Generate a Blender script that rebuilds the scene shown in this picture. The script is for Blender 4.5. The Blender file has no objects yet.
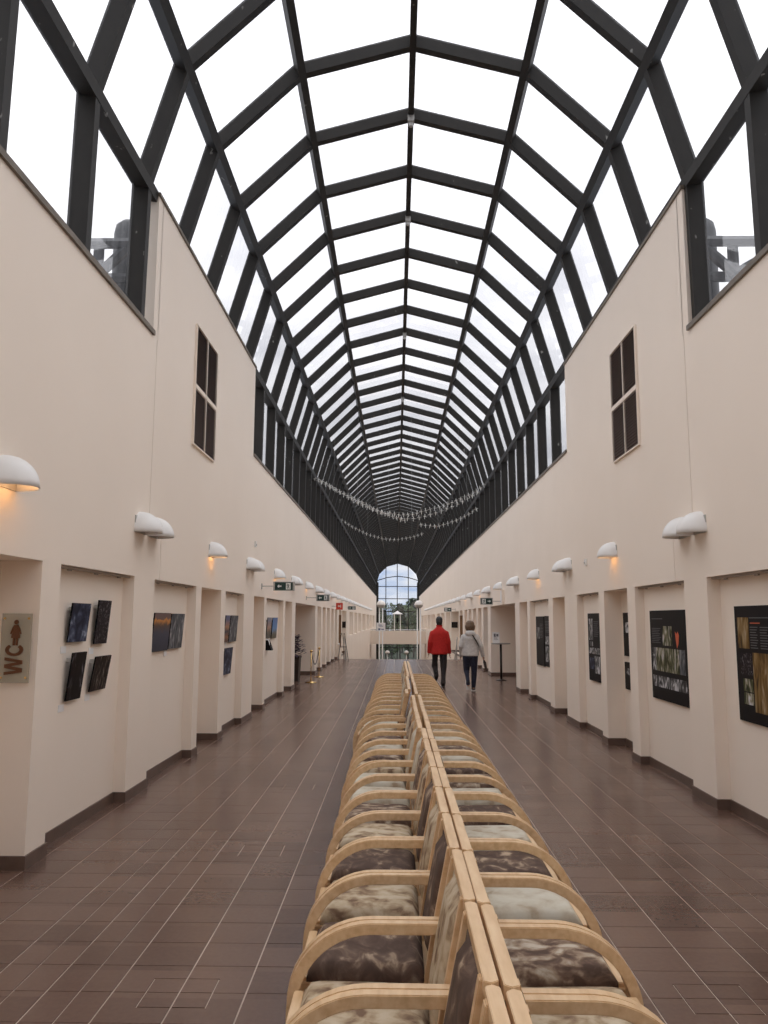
import bpy, bmesh, math, random
from mathutils import Vector, Matrix
random.seed(7)
S = bpy.context.scene
COL = S.collection
PI = math.pi

# ------------------------------------------------------------------ camera
EYE = 1.68
cam_d = bpy.data.cameras.new('camera')
cam_d.sensor_fit = 'VERTICAL'
cam_d.sensor_height = 36.0
cam_d.lens = 36.0 * 785.0 / 1024.0
cam_d.clip_end = 600
cam = bpy.data.objects.new('camera', cam_d)
cam.location = (0, 0, EYE)
cam.rotation_euler = (Matrix.Rotation(math.radians(0.911), 3, 'Z') @ Matrix.Rotation(math.radians(90 + 7.776), 3, 'X') @ Matrix.Rotation(0.004, 3, 'Z')).to_euler()
COL.objects.link(cam)
S.camera = cam

# ------------------------------------------------------------------ view, world
S.view_settings.view_transform = 'Standard'
S.view_settings.look = 'None'
S.view_settings.gamma = 1.0
S.view_settings.use_curve_mapping = False
S.view_settings.exposure = 0.55
S.cycles.max_bounces = 14
S.cycles.diffuse_bounces = 8
S.cycles.transparent_max_bounces = 24

world = bpy.data.worlds.new('overcast_sky')
S.world = world
world.use_nodes = True
wt = world.node_tree
wt.nodes.clear()
def wn(t, **kw):
    n = wt.nodes.new(t)
    for k, v in kw.items(): setattr(n, k, v)
    return n
w_out = wn('ShaderNodeOutputWorld')
w_bg = wn('ShaderNodeBackground')
w_tc = wn('ShaderNodeTexCoord')
w_sep = wn('ShaderNodeSeparateXYZ')
wt.links.new(w_tc.outputs['Generated'], w_sep.inputs[0])
# clouds on a flat layer: direction divided by its height
w_add = wn('ShaderNodeMath', operation='ADD'); w_add.inputs[1].default_value = 0.12
w_max = wn('ShaderNodeMath', operation='MAXIMUM'); w_max.inputs[1].default_value = 0.0
wt.links.new(w_sep.outputs['Z'], w_max.inputs[0])
wt.links.new(w_max.outputs[0], w_add.inputs[0])
w_dx = wn('ShaderNodeMath', operation='DIVIDE'); w_dy = wn('ShaderNodeMath', operation='DIVIDE')
wt.links.new(w_sep.outputs['X'], w_dx.inputs[0]); wt.links.new(w_add.outputs[0], w_dx.inputs[1])
wt.links.new(w_sep.outputs['Y'], w_dy.inputs[0]); wt.links.new(w_add.outputs[0], w_dy.inputs[1])
w_cmb = wn('ShaderNodeCombineXYZ')
wt.links.new(w_dx.outputs[0], w_cmb.inputs[0]); wt.links.new(w_dy.outputs[0], w_cmb.inputs[1])
w_n = wn('ShaderNodeTexNoise'); w_n.inputs['Scale'].default_value = 2.2; w_n.inputs['Detail'].default_value = 6; w_n.inputs['Roughness'].default_value = 0.55
wt.links.new(w_cmb.outputs[0], w_n.inputs['Vector'])
w_r = wn('ShaderNodeValToRGB')
w_r.color_ramp.elements[0].position = 0.33; w_r.color_ramp.elements[0].color = (0.64, 0.64, 0.69, 1)
w_r.color_ramp.elements[1].position = 0.66; w_r.color_ramp.elements[1].color = (0.97, 0.96, 0.98, 1)
wt.links.new(w_n.outputs['Fac'], w_r.inputs['Fac'])
# broken cloud with blue gaps low over the horizon
w_n2 = wn('ShaderNodeTexNoise'); w_n2.inputs['Scale'].default_value = 1.0; w_n2.inputs['Detail'].default_value = 5
w_map = wn('ShaderNodeMapping'); w_map.inputs['Scale'].default_value = (14, 14, 55); w_map.inputs['Location'].default_value = (3.1, 0.4, 2.2)
wt.links.new(w_tc.outputs['Generated'], w_map.inputs['Vector']); wt.links.new(w_map.outputs[0], w_n2.inputs['Vector'])
w_r2 = wn('ShaderNodeValToRGB')
w_r2.color_ramp.elements[0].position = 0.40; w_r2.color_ramp.elements[0].color = (0.50, 0.62, 0.86, 1)
w_r2.color_ramp.elements[1].position = 0.60; w_r2.color_ramp.elements[1].color = (0.93, 0.95, 1.0, 1)
wt.links.new(w_n2.outputs['Fac'], w_r2.inputs['Fac'])
w_mr = wn('ShaderNodeMapRange'); w_mr.inputs['From Min'].default_value = 0.05; w_mr.inputs['From Max'].default_value = 0.13
wt.links.new(w_sep.outputs['Z'], w_mr.inputs['Value'])
w_mix = wn('ShaderNodeMix', data_type='RGBA')
wt.links.new(w_mr.outputs[0], w_mix.inputs[0]); wt.links.new(w_r2.outputs[0], w_mix.inputs[6]); wt.links.new(w_r.outputs[0], w_mix.inputs[7])
# an overcast sky grows brighter towards the zenith
w_ov = wn('ShaderNodeMapRange'); w_ov.inputs['From Min'].default_value = 0.0; w_ov.inputs['From Max'].default_value = 1.0
w_ov.inputs['To Min'].default_value = 0.64; w_ov.inputs['To Max'].default_value = 1.9
wt.links.new(w_sep.outputs['Z'], w_ov.inputs['Value'])
wt.links.new(w_mix.outputs[2], w_bg.inputs['Color']); wt.links.new(w_ov.outputs[0], w_bg.inputs['Strength'])
wt.links.new(w_bg.outputs[0], w_out.inputs['Surface'])

# ------------------------------------------------------------------ materials
def mat(name, base=(0.8, 0.8, 0.8), rough=0.6, metal=0.0, spec=0.5):
    m = bpy.data.materials.new(name); m.use_nodes = True
    b = m.node_tree.nodes['Principled BSDF']
    b.inputs['Base Color'].default_value = (*base, 1)
    b.inputs['Roughness'].default_value = rough
    b.inputs['Metallic'].default_value = metal
    b.inputs['Specular IOR Level'].default_value = spec
    return m
def nodes(m): return m.node_tree.nodes, m.node_tree.links, m.node_tree.nodes['Principled BSDF']
def noise_mat(name, cols, scale=5, rough=0.6, detail=4, stretch=(1, 1, 1), coord='Object', pos=None, bump=0.0, metal=0, spec=0.5, rand=False, distort=0.0):
    """noise-driven colour ramp over two or more colours"""
    m = mat(name, cols[0], rough, metal, spec)
    N, L, b = nodes(m)
    tc = N.new('ShaderNodeTexCoord'); mp = N.new('ShaderNodeMapping'); mp.inputs['Scale'].default_value = stretch
    vec = tc.outputs[coord]
    if rand:
        oi = N.new('ShaderNodeObjectInfo'); mu = N.new('ShaderNodeMath'); mu.operation = 'MULTIPLY'; mu.inputs[1].default_value = 57.0
        L.new(oi.outputs['Random'], mu.inputs[0])
        va = N.new('ShaderNodeVectorMath'); va.operation = 'ADD'; L.new(vec, va.inputs[0]); L.new(mu.outputs[0], va.inputs[1]); vec = va.outputs[0]
    L.new(vec, mp.inputs['Vector'])
    nz = N.new('ShaderNodeTexNoise'); nz.inputs['Scale'].default_value = scale; nz.inputs['Detail'].default_value = detail
    nz.inputs['Distortion'].default_value = distort
    L.new(mp.outputs[0], nz.inputs['Vector'])
    cr = N.new('ShaderNodeValToRGB'); e = cr.color_ramp.elements
    n = len(cols); pos = pos or [0.3 + 0.4 * i / (n - 1) for i in range(n)]
    while len(e) < n: e.new(0.5)
    for i, c in enumerate(cols): e[i].position = pos[i]; e[i].color = (*c, 1)
    L.new(nz.outputs['Fac'], cr.inputs['Fac']); L.new(cr.outputs[0], b.inputs['Base Color'])
    if bump:
        bp = N.new('ShaderNodeBump'); bp.inputs['Strength'].default_value = bump; bp.inputs['Distance'].default_value = 0.01
        L.new(nz.outputs['Fac'], bp.inputs['Height']); L.new(bp.outputs[0], b.inputs['Normal'])
    return m

PAINT = noise_mat('cream_paint', [(0.855, 0.755, 0.650), (0.885, 0.785, 0.680)], 0.7, 0.75, 3, bump=0.02)
STEEL = noise_mat('dark_grey_painted_steel', [(0.017, 0.0145, 0.012), (0.023, 0.020, 0.0165), (0.26, 0.25, 0.23)], 9, 0.55, 8, stretch=(1, 1, 0.6), pos=[0.3, 0.70, 0.735], spec=0.3)
SILL = noise_mat('brown_sill', [(0.12, 0.095, 0.068), (0.17, 0.135, 0.10)], 6, 0.5, 4)
SEAM = mat('seam_dark', (0.16, 0.13, 0.105), 0.9)
BASE = noise_mat('baseboard_tile', [(0.110, 0.070, 0.053), (0.140, 0.092, 0.071)], 8, 0.4, 4)
BIRCH = noise_mat('birch_wood', [(0.60, 0.385, 0.20), (0.69, 0.47, 0.265), (0.75, 0.535, 0.32)], 4, 0.38, 5, stretch=(2, 2, 9), rand=True, bump=0.02)
BIRCHX = noise_mat('birch_wood_top', [(0.62, 0.405, 0.215), (0.71, 0.49, 0.28), (0.77, 0.56, 0.34)], 4, 0.38, 5, stretch=(9, 1.5, 9), rand=True, bump=0.02)
HIDES = [
 noise_mat('hide_dark_brown', [(0.075, 0.042, 0.028), (0.105, 0.062, 0.042), (0.15, 0.095, 0.065), (0.50, 0.38, 0.26)], 11, 0.8, 12, stretch=(1.3, 0.9, 1), pos=[0.40, 0.50, 0.57, 0.72], rand=True, bump=0.3, distort=0.7),
 noise_mat('hide_tan', [(0.17, 0.10, 0.058), (0.37, 0.27, 0.165), (0.50, 0.40, 0.27), (0.58, 0.49, 0.36)], 12, 0.8, 12, stretch=(1, 1.2, 1), pos=[0.36, 0.46, 0.54, 0.66], rand=True, bump=0.3, distort=0.35),
 noise_mat('hide_pale', [(0.36, 0.28, 0.19), (0.50, 0.44, 0.34), (0.58, 0.54, 0.44), (0.62, 0.59, 0.50)], 10, 0.8, 12, pos=[0.30, 0.42, 0.55, 0.70], rand=True, bump=0.3, distort=0.3),
 noise_mat('hide_mottled', [(0.09, 0.052, 0.034), (0.17, 0.105, 0.070), (0.34, 0.25, 0.17), (0.56, 0.49, 0.39)], 13, 0.8, 12, stretch=(0.9, 1.2, 1), pos=[0.40, 0.49, 0.56, 0.66], rand=True, bump=0.3, distort=0.4)]
HIDE_WORD = ['dark brown hide seat', 'tan hide seat', 'pale cream hide seat', 'mottled brown-white hide seat']
WHITE = mat('white_enamel', (0.80, 0.79, 0.77), 0.35)
WHITEP = mat('white_paper', (0.82, 0.81, 0.80), 0.7)
BLACK = mat('black_satin', (0.010, 0.009, 0.010), 0.5, 0.0, 0.08)
CHROME = mat('steel_bright', (0.62, 0.61, 0.58), 0.25, 1.0)
BRASS = mat('brass', (0.75, 0.52, 0.22), 0.25, 1.0)
BROWNW = noise_mat('brown_wood', [(0.16, 0.085, 0.035), (0.24, 0.13, 0.06)], 6, 0.5, 5, stretch=(4, 4, 0.6))
LOUV = mat('brown_louvre', (0.070, 0.034, 0.022), 0.6, 0.0, 0.3)
LOUVD = mat('louvre_back', (0.012, 0.008, 0.006), 0.8)
BRONZE = mat('brown_letter', (0.12, 0.040, 0.010), 0.45)
REDP = mat('red_sign', (0.62, 0.055, 0.025), 0.4)
GREENP = mat('dark_green_sign', (0.012, 0.045, 0.040), 0.35)
TRACK = mat('track_brown', (0.34, 0.29, 0.245), 0.6)
GREYP = mat('light_grey_metal', (0.45, 0.44, 0.42), 0.4, 0.3)
BIRD = mat('silver_bird', (0.80, 0.79, 0.74), 0.3, 0.35)
WIRE = mat('thin_wire', (0.35, 0.35, 0.34), 0.4, 0.6)

def glass_mat(name, tint, haze):
    m = bpy.data.materials.new(name); m.use_nodes = True
    N, L = m.node_tree.nodes, m.node_tree.links; N.clear()
    out = N.new('ShaderNodeOutputMaterial')
    tr = N.new('ShaderNodeBsdfTransparent'); tr.inputs[0].default_value = (*tint, 1)
    gl = N.new('ShaderNodeBsdfGlossy'); gl.inputs['Roughness'].default_value = 0.03; gl.inputs[0].default_value = (0.95, 0.96, 0.97, 1)
    fr = N.new('ShaderNodeLayerWeight')
    f5 = N.new('ShaderNodeMath'); f5.operation = 'POWER'; f5.inputs[1].default_value = 5.0; L.new(fr.outputs['Facing'], f5.inputs[0])
    f2 = N.new('ShaderNodeMath'); f2.operation = 'MULTIPLY_ADD'; f2.inputs[1].default_value = 0.90; f2.inputs[2].default_value = 0.085; L.new(f5.outputs[0], f2.inputs[0])
    mx = N.new('ShaderNodeMixShader')
    L.new(f2.outputs[0], mx.inputs[0]); L.new(tr.outputs[0], mx.inputs[1]); L.new(gl.outputs[0], mx.inputs[2])
    # rain-streaked dirt: a thin white film
    tl = N.new('ShaderNodeBsdfTranslucent'); tl.inputs[0].default_value = (0.85, 0.85, 0.87, 1)
    tc = N.new('ShaderNodeTexCoord'); mp = N.new('ShaderNodeMapping'); mp.inputs['Scale'].default_value = (6, 6, 0.8)
    nz = N.new('ShaderNodeTexNoise'); nz.inputs['Scale'].default_value = 2.5; nz.inputs['Detail'].default_value = 5
    L.new(tc.outputs['Object'], mp.inputs[0]); L.new(mp.outputs[0], nz.inputs['Vector'])
    mr = N.new('ShaderNodeMapRange'); mr.inputs['From Min'].default_value = 0.35; mr.inputs['From Max'].default_value = 0.75; mr.inputs['To Min'].default_value = haze * 0.3; mr.inputs['To Max'].default_value = haze
    L.new(nz.outputs['Fac'], mr.inputs[0])
    mx2 = N.new('ShaderNodeMixShader'); L.new(mr.outputs[0], mx2.inputs[0]); L.new(mx.outputs[0], mx2.inputs[1]); L.new(tl.outputs[0], mx2.inputs[2])
    L.new(mx2.outputs[0], out.inputs[0])
    return m
GLASS = glass_mat('roof_glass', (0.93, 0.94, 0.95), 0.12)
WGLASS = glass_mat('window_glass', (0.95, 0.96, 0.97), 0.04)
def emit_mat(name, col, st):
    m = bpy.data.materials.new(name); m.use_nodes = True
    b = m.node_tree.nodes['Principled BSDF']; b.inputs['Base Color'].default_value = (*col, 1)
    b.inputs['Emission Color'].default_value = (*col, 1); b.inputs['Emission Strength'].default_value = st
    return m
BULB = emit_mat('warm_bulb', (1.0, 0.62, 0.30), 1.1)

# floor tile: satin brown stoneware, each tile a shade of its own
TILE = mat('brown_stoneware', (0.1, 0.07, 0.06), 0.30)
N, L, b = nodes(TILE)
ge = N.new('ShaderNodeNewGeometry'); vm = N.new('ShaderNodeVectorMath'); vm.operation = 'SNAP'; vm.inputs[1].default_value = (0.303, 0.276, 50)
vo = N.new('ShaderNodeVectorMath'); vo.operation = 'ADD'; vo.inputs[1].default_value = (4.616, 0.1126 + 30 * 0.276, 25)
L.new(ge.outputs['Position'], vo.inputs[0]); L.new(vo.outputs[0], vm.inputs[0])
wnz = N.new('ShaderNodeTexWhiteNoise'); L.new(vm.outputs[0], wnz.inputs['Vector'])
nz = N.new('ShaderNodeTexNoise'); nz.inputs['Scale'].default_value = 38; nz.inputs['Detail'].default_value = 6; L.new(ge.outputs['Position'], nz.inputs['Vector'])
nb = N.new('ShaderNodeTexNoise'); nb.inputs['Scale'].default_value = 0.9; nb.inputs['Detail'].default_value = 3; L.new(ge.outputs['Position'], nb.inputs['Vector'])
ma = N.new('ShaderNodeMath'); ma.operation = 'MULTIPLY_ADD'; ma.inputs[1].default_value = 0.50; L.new(wnz.outputs['Value'], ma.inputs[0])
mb2 = N.new('ShaderNodeMath'); mb2.operation = 'MULTIPLY'; mb2.inputs[1].default_value = 0.45; L.new(nz.outputs['Fac'], mb2.inputs[0]); L.new(mb2.outputs[0], ma.inputs[2])
cr = N.new('ShaderNodeValToRGB'); cr.color_ramp.elements[0].position = 0.05; cr.color_ramp.elements[0].color = (0.090, 0.050, 0.037, 1)
cr.color_ramp.elements[1].position = 0.80; cr.color_ramp.elements[1].color = (0.165, 0.100, 0.075, 1)
L.new(ma.outputs[0], cr.inputs[0]); L.new(cr.outputs[0], b.inputs['Base Color'])
mr = N.new('ShaderNodeMapRange'); mr.inputs['To Min'].default_value = 0.20; mr.inputs['To Max'].default_value = 0.30; L.new(nb.outputs['Fac'], mr.inputs[0]); L.new(mr.outputs[0], b.inputs['Roughness'])
GROUT = noise_mat('grout', [(0.40, 0.31, 0.245), (0.62, 0.50, 0.41)], 1.3, 0.8, 4, coord='Object')

# ------------------------------------------------------------------ mesh helpers
class MB:
    """collects shapes, links them as ONE mesh object"""
    def __init__(self): self.v, self.f, self.mi = [], [], []
    def add(self, vs, fs, m=0):
        o = len(self.v); self.v += [tuple(p) for p in vs]; self.f += [tuple(i + o for i in q) for q in fs]; self.mi += [m] * len(fs)
    def box(self, x0, x1, y0, y1, z0, z1, m=0):
        if x0 > x1: x0, x1 = x1, x0
        if y0 > y1: y0, y1 = y1, y0
        v = [(x0, y0, z0), (x1, y0, z0), (x1, y1, z0), (x0, y1, z0), (x0, y0, z1), (x1, y0, z1), (x1, y1, z1), (x0, y1, z1)]
        self.add(v, [(0, 3, 2, 1), (4, 5, 6, 7), (0, 1, 5, 4), (1, 2, 6, 5), (2, 3, 7, 6), (3, 0, 4, 7)], m)
    def prism(self, pts, fn, a, b, m=0):
        """polygon pts (2D) swept from a to b; fn(u, v, t) gives the point"""
        n = len(pts)
        vs = [fn(u, v, a) for u, v in pts] + [fn(u, v, b) for u, v in pts]
        fs = [tuple(range(n - 1, -1, -1)), tuple(range(n, 2 * n))] + [(i, (i + 1) % n, n + (i + 1) % n, n + i) for i in range(n)]
        self.add(vs, fs, m)
    def tube(self, pts, r, seg=8, cap=True, m=0):
        pts = [Vector(p) for p in pts]; rs = r if isinstance(r, (list, tuple)) else [r] * len(pts)
        rings = []
        for i, p in enumerate(pts):
            d = (pts[min(i + 1, len(pts) - 1)] - pts[max(i - 1, 0)]).normalized()
            up = Vector((0, 0, 1)) if abs(d.z) < 0.95 else Vector((1, 0, 0))
            a = d.cross(up).normalized(); bb = d.cross(a).normalized()
            rings.append([p + (a * math.cos(2 * PI * k / seg) + bb * math.sin(2 * PI * k / seg)) * rs[i] for k in range(seg)])
        vs = [q for R in rings for q in R]; fs = []
        for i in range(len(pts) - 1):
            for k in range(seg):
                k2 = (k + 1) % seg
                fs.append((i * seg + k, i * seg + k2, (i + 1) * seg + k2, (i + 1) * seg + k))
        if cap:
            fs.append(tuple(range(seg - 1, -1, -1))); fs.append(tuple((len(pts) - 1) * seg + k for k in range(seg)))
        self.add(vs, fs, m)
    def lathe(self, prof, c=(0, 0, 0), seg=16, m=0):
        """profile of (r, z) turned round the vertical through c"""
        vs, fs = [], []
        for r, z in prof:
            for k in range(seg):
                a = 2 * PI * k / seg; vs.append((c[0] + r * math.cos(a), c[1] + r * math.sin(a), c[2] + z))
        for i in range(len(prof) - 1):
            for k in range(seg):
                k2 = (k + 1) % seg; fs.append((i * seg + k, i * seg + k2, (i + 1) * seg + k2, (i + 1) * seg + k))
        self.add(vs, fs, m)
    def ball(self, c, r, seg=12, m=0):
        rx, ry, rz = r if isinstance(r, tuple) else (r, r, r)
        vs, fs = [], []; n = seg // 2
        for i in range(n + 1):
            t = PI * i / n
            for k in range(seg):
                a = 2 * PI * k / seg; s = max(math.sin(t), 1e-4)
                vs.append((c[0] + rx * s * math.cos(a), c[1] + ry * s * math.sin(a), c[2] - rz * math.cos(t)))
        for i in range(n):
            for k in range(seg):
                k2 = (k + 1) % seg; fs.append((i * seg + k, i * seg + k2, (i + 1) * seg + k2, (i + 1) * seg + k))
        self.add(vs, fs, m)
    def mesh(self, name, mats, smooth=False, bevel=0):
        me = bpy.data.meshes.new(name); me.from_pydata(self.v, [], self.f)
        for q in (mats if isinstance(mats, (list, tuple)) else [mats]): me.materials.append(q)
        if any(self.mi): me.polygons.foreach_set('material_index', self.mi)
        bm = bmesh.new(); bm.from_mesh(me)
        bmesh.ops.recalc_face_normals(bm, faces=bm.faces)
        if bevel: bmesh.ops.bevel(bm, geom=bm.edges[:], offset=bevel, segments=2, affect='EDGES', clamp_overlap=True)
        bm.to_mesh(me); bm.free()
        if smooth: me.polygons.foreach_set('use_smooth', [True] * len(me.polygons))
        return me
    def build(self, name, mats, parent=None, smooth=False, bevel=0):
        return put(name, self.mesh(name, mats, smooth, bevel), parent)
def put(name, me, parent=None, loc=None):
    o = bpy.data.objects.new(name, me); COL.objects.link(o)
    if parent is not None: o.parent = parent
    if loc is not None: o.location = loc
    return o
def box(name, m, x0, x1, y0, y1, z0, z1, parent=None, bevel=0):
    b = MB(); b.box(x0, x1, y0, y1, z0, z1); return b.build(name, m, parent, bevel=bevel)
def empty(name, loc=(0, 0, 0), rz=0):
    o = bpy.data.objects.new(name, None); COL.objects.link(o); o.location = loc; o.rotation_euler = (0, 0, rz); o.empty_display_size = 0.1
    return o
def tag(o, label, cat, group=None):
    o['label'] = label; o['category'] = cat
    if group: o['group'] = group
    return o
def thing(name, label, cat, loc=(0, 0, 0), rz=0, group=None): return tag(empty(name, loc, rz), label, cat, group)
def struct(o): o['kind'] = 'structure'; return o
def copy_tree(o, parent=None):
    c = o.copy(); COL.objects.link(c)
    if parent is not None: c.parent = parent
    for ch in list(o.children): copy_tree(ch, c)
    return c
def bake(o, mods):
    """apply modifiers given as (type, settings) and keep the result as plain mesh"""
    for t, kw in mods:
        md = o.modifiers.new(t, t)
        for k, v in kw.items(): setattr(md, k, v)
    dg = bpy.context.evaluated_depsgraph_get()
    me = bpy.data.meshes.new_from_object(o.evaluated_get(dg)); mats = [s for s in o.data.materials]
    o.modifiers.clear(); o.data = me
    if not me.materials:
        for q in mats: me.materials.append(q)
    return o
ORD = ['dark brown hide seat', 'tan hide seat', 'pale cream hide seat', 'mottled brown-white hide seat']
WHITE = mat('white_enamel', (0.80, 0.79, 0.77), 0.35)
WHITEP = mat('white_paper', (0.82, 0.81, 0.80), 0.7)
BLACK = mat('black_satin', (0.010, 0.009, 0.010), 0.5, 0.0, 0.08)
CHROME = mat('steel_bright', (0.62, 0.61, 0.58), 0.25, 1.0)
BRASS = mat('brass', (0.75, 0.52, 0.22), 0.25, 1.0)
BROWNW = noise_mat('brown_wood', [(0.16, 0.085, 0.035), (0.24, 0.13, 0.06)], 6, 0.5, 5, stretch=(4, 4, 0.6))
LOUV = mat('brown_louvre', (0.070, 0.034, 0.022), 0.6, 0.0, 0.3)
LOUVD = mat('louvre_back', (0.012, 0.008, 0.006), 0.8)
BRONZE = mat('brown_letter', (0.12, 0.040, 0.010), 0.45)
REDP = mat('red_sign', (0.62, 0.055, 0.025), 0.4)
GREENP = mat('dark_green_sign', (0.012, 0.045, 0.040), 0.35)
TRACK = mat('track_brown', (0.34, 0.29, 0.245), 0.6)
GREYP = mat('light_grey_metal', (0.45, 0.44, 0.42), 0.4, 0.3)
BIRD = mat('silver_bird', (0.80, 0.79, 0.74), 0.3, 0.35)
WIRE = mat('thin_wire', (0.35, 0.35, 0.34), 0.4, 0.6)

def glass_mat(name, tint, haze):
    m = bpy.data.materials.new(name); m.use_nodes = True
    N, L = m.node_tree.nodes, m.node_tree.links; N.clear()
    out = N.new('ShaderNodeOutputMaterial')
    tr = N.new('ShaderNodeBsdfTransparent'); tr.inputs[0].default_value = (*tint, 1)
    gl = N.new('ShaderNodeBsdfGlossy'); gl.inputs['Roughness'].default_value = 0.03; gl.inputs[0].default_value = (0.95, 0.96, 0.97, 1)
    fr = N.new('ShaderNodeLayerWeight')
    f5 = N.new('ShaderNodeMath'); f5.operation = 'POWER'; f5.inputs[1].default_value = 5.0; L.new(fr.outputs['Facing'], f5.inputs[0])
    f2 = N.new('ShaderNodeMath'); f2.operation = 'MULTIPLY_ADD'; f2.inputs[1].default_value = 0.90; f2.inputs[2].default_value = 0.085; L.new(f5.outputs[0], f2.inputs[0])
    mx = N.new('ShaderNodeMixShader')
    L.new(f2.outputs[0], mx.inputs[0]); L.new(tr.outputs[0], mx.inputs[1]); L.new(gl.outputs[0], mx.inputs[2])
    # rain-streaked dirt: a thin white film
    tl = N.new('ShaderNodeBsdfTranslucent'); tl.inputs[0].default_value = (0.85, 0.85, 0.87, 1)
    tc = N.new('ShaderNodeTexCoord'); mp = N.new('ShaderNodeMapping'); mp.inputs['Scale'].default_value = (6, 6, 0.8)
    nz = N.new('ShaderNodeTexNoise'); nz.inputs['Scale'].default_value = 2.5; nz.inputs['Detail'].default_value = 5
    L.new(tc.outputs['Object'], mp.inputs[0]); L.new(mp.outputs[0], nz.inputs['Vector'])
    mr = N.new('ShaderNodeMapRange'); mr.inputs['From Min'].default_value = 0.35; mr.inputs['From Max'].default_value = 0.75; mr.inputs['To Min'].default_value = haze * 0.3; mr.inputs['To Max'].default_value = haze
    L.new(nz.outputs['Fac'], mr.inputs[0])
    mx2 = N.new('ShaderNodeMixShader'); L.new(mr.outputs[0], mx2.inputs[0]); L.new(mx.outputs[0], mx2.inputs[1]); L.new(tl.outputs[0], mx2.inputs[2])
    L.new(mx2.outputs[0], out.inputs[0])
    return m
GLASS = glass_mat('roof_glass', (0.93, 0.94, 0.95), 0.12)
WGLASS = glass_mat('window_glass', (0.95, 0.96, 0.97), 0.04)
def emit_mat(name, col, st):
    m = bpy.data.materials.new(name); m.use_nodes = True
    b = m.node_tree.nodes['Principled BSDF']; b.inputs['Base Color'].default_value = (*col, 1)
    b.inputs['Emission Color'].default_value = (*col, 1); b.inputs['Emission Strength'].default_value = st
    return m
BULB = emit_mat('warm_bulb', (1.0, 0.62, 0.30), 1.1)

# floor tile: satin brown stoneware, each tile a shade of its own
TILE = mat('brown_stoneware', (0.1, 0.07, 0.06), 0.30)
N, L, b = nodes(TILE)
ge = N.new('ShaderNodeNewGeometry'); vm = N.new('ShaderNodeVectorMath'); vm.operation = 'SNAP'; vm.inputs[1].default_value = (0.303, 0.276, 50)
vo = N.new('ShaderNodeVectorMath'); vo.operation = 'ADD'; vo.inputs[1].default_value = (4.616, 0.1126 + 30 * 0.276, 25)
L.new(ge.outputs['Position'], vo.inputs[0]); L.new(vo.outputs[0], vm.inputs[0])
wnz = N.new('ShaderNodeTexWhiteNoise'); L.new(vm.outputs[0], wnz.inputs['Vector'])
nz = N.new('ShaderNodeTexNoise'); nz.inputs['Scale'].default_value = 38; nz.inputs['Detail'].default_value = 6; L.new(ge.outputs['Position'], nz.inputs['Vector'])
nb = N.new('ShaderNodeTexNoise'); nb.inputs['Scale'].default_value = 0.9; nb.inputs['Detail'].default_value = 3; L.new(ge.outputs['Position'], nb.inputs['Vector'])
ma = N.new('ShaderNodeMath'); ma.operation = 'MULTIPLY_ADD'; ma.inputs[1].default_value = 0.50; L.new(wnz.outputs['Value'], ma.inputs[0])
mb2 = N.new('ShaderNodeMath'); mb2.operation = 'MULTIPLY'; mb2.inputs[1].default_value = 0.45; L.new(nz.outputs['Fac'], mb2.inputs[0]); L.new(mb2.outputs[0], ma.inputs[2])
cr = N.new('ShaderNodeValToRGB'); cr.color_ramp.elements[0].position = 0.05; cr.color_ramp.elements[0].color = (0.090, 0.050, 0.037, 1)
cr.color_ramp.elements[1].position = 0.80; cr.color_ramp.elements[1].color = (0.165, 0.100, 0.075, 1)
L.new(ma.outputs[0], cr.inputs[0]); L.new(cr.outputs[0], b.inputs['Base Color'])
mr = N.new('ShaderNodeMapRange'); mr.inputs['To Min'].default_value = 0.20; mr.inputs['To Max'].default_value = 0.30; L.new(nb.outputs['Fac'], mr.inputs[0]); L.new(mr.outputs[0], b.inputs['Roughness'])
GROUT = noise_mat('grout', [(0.40, 0.31, 0.245), (0.62, 0.50, 0.41)], 1.3, 0.8, 4, coord='Object')

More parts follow.
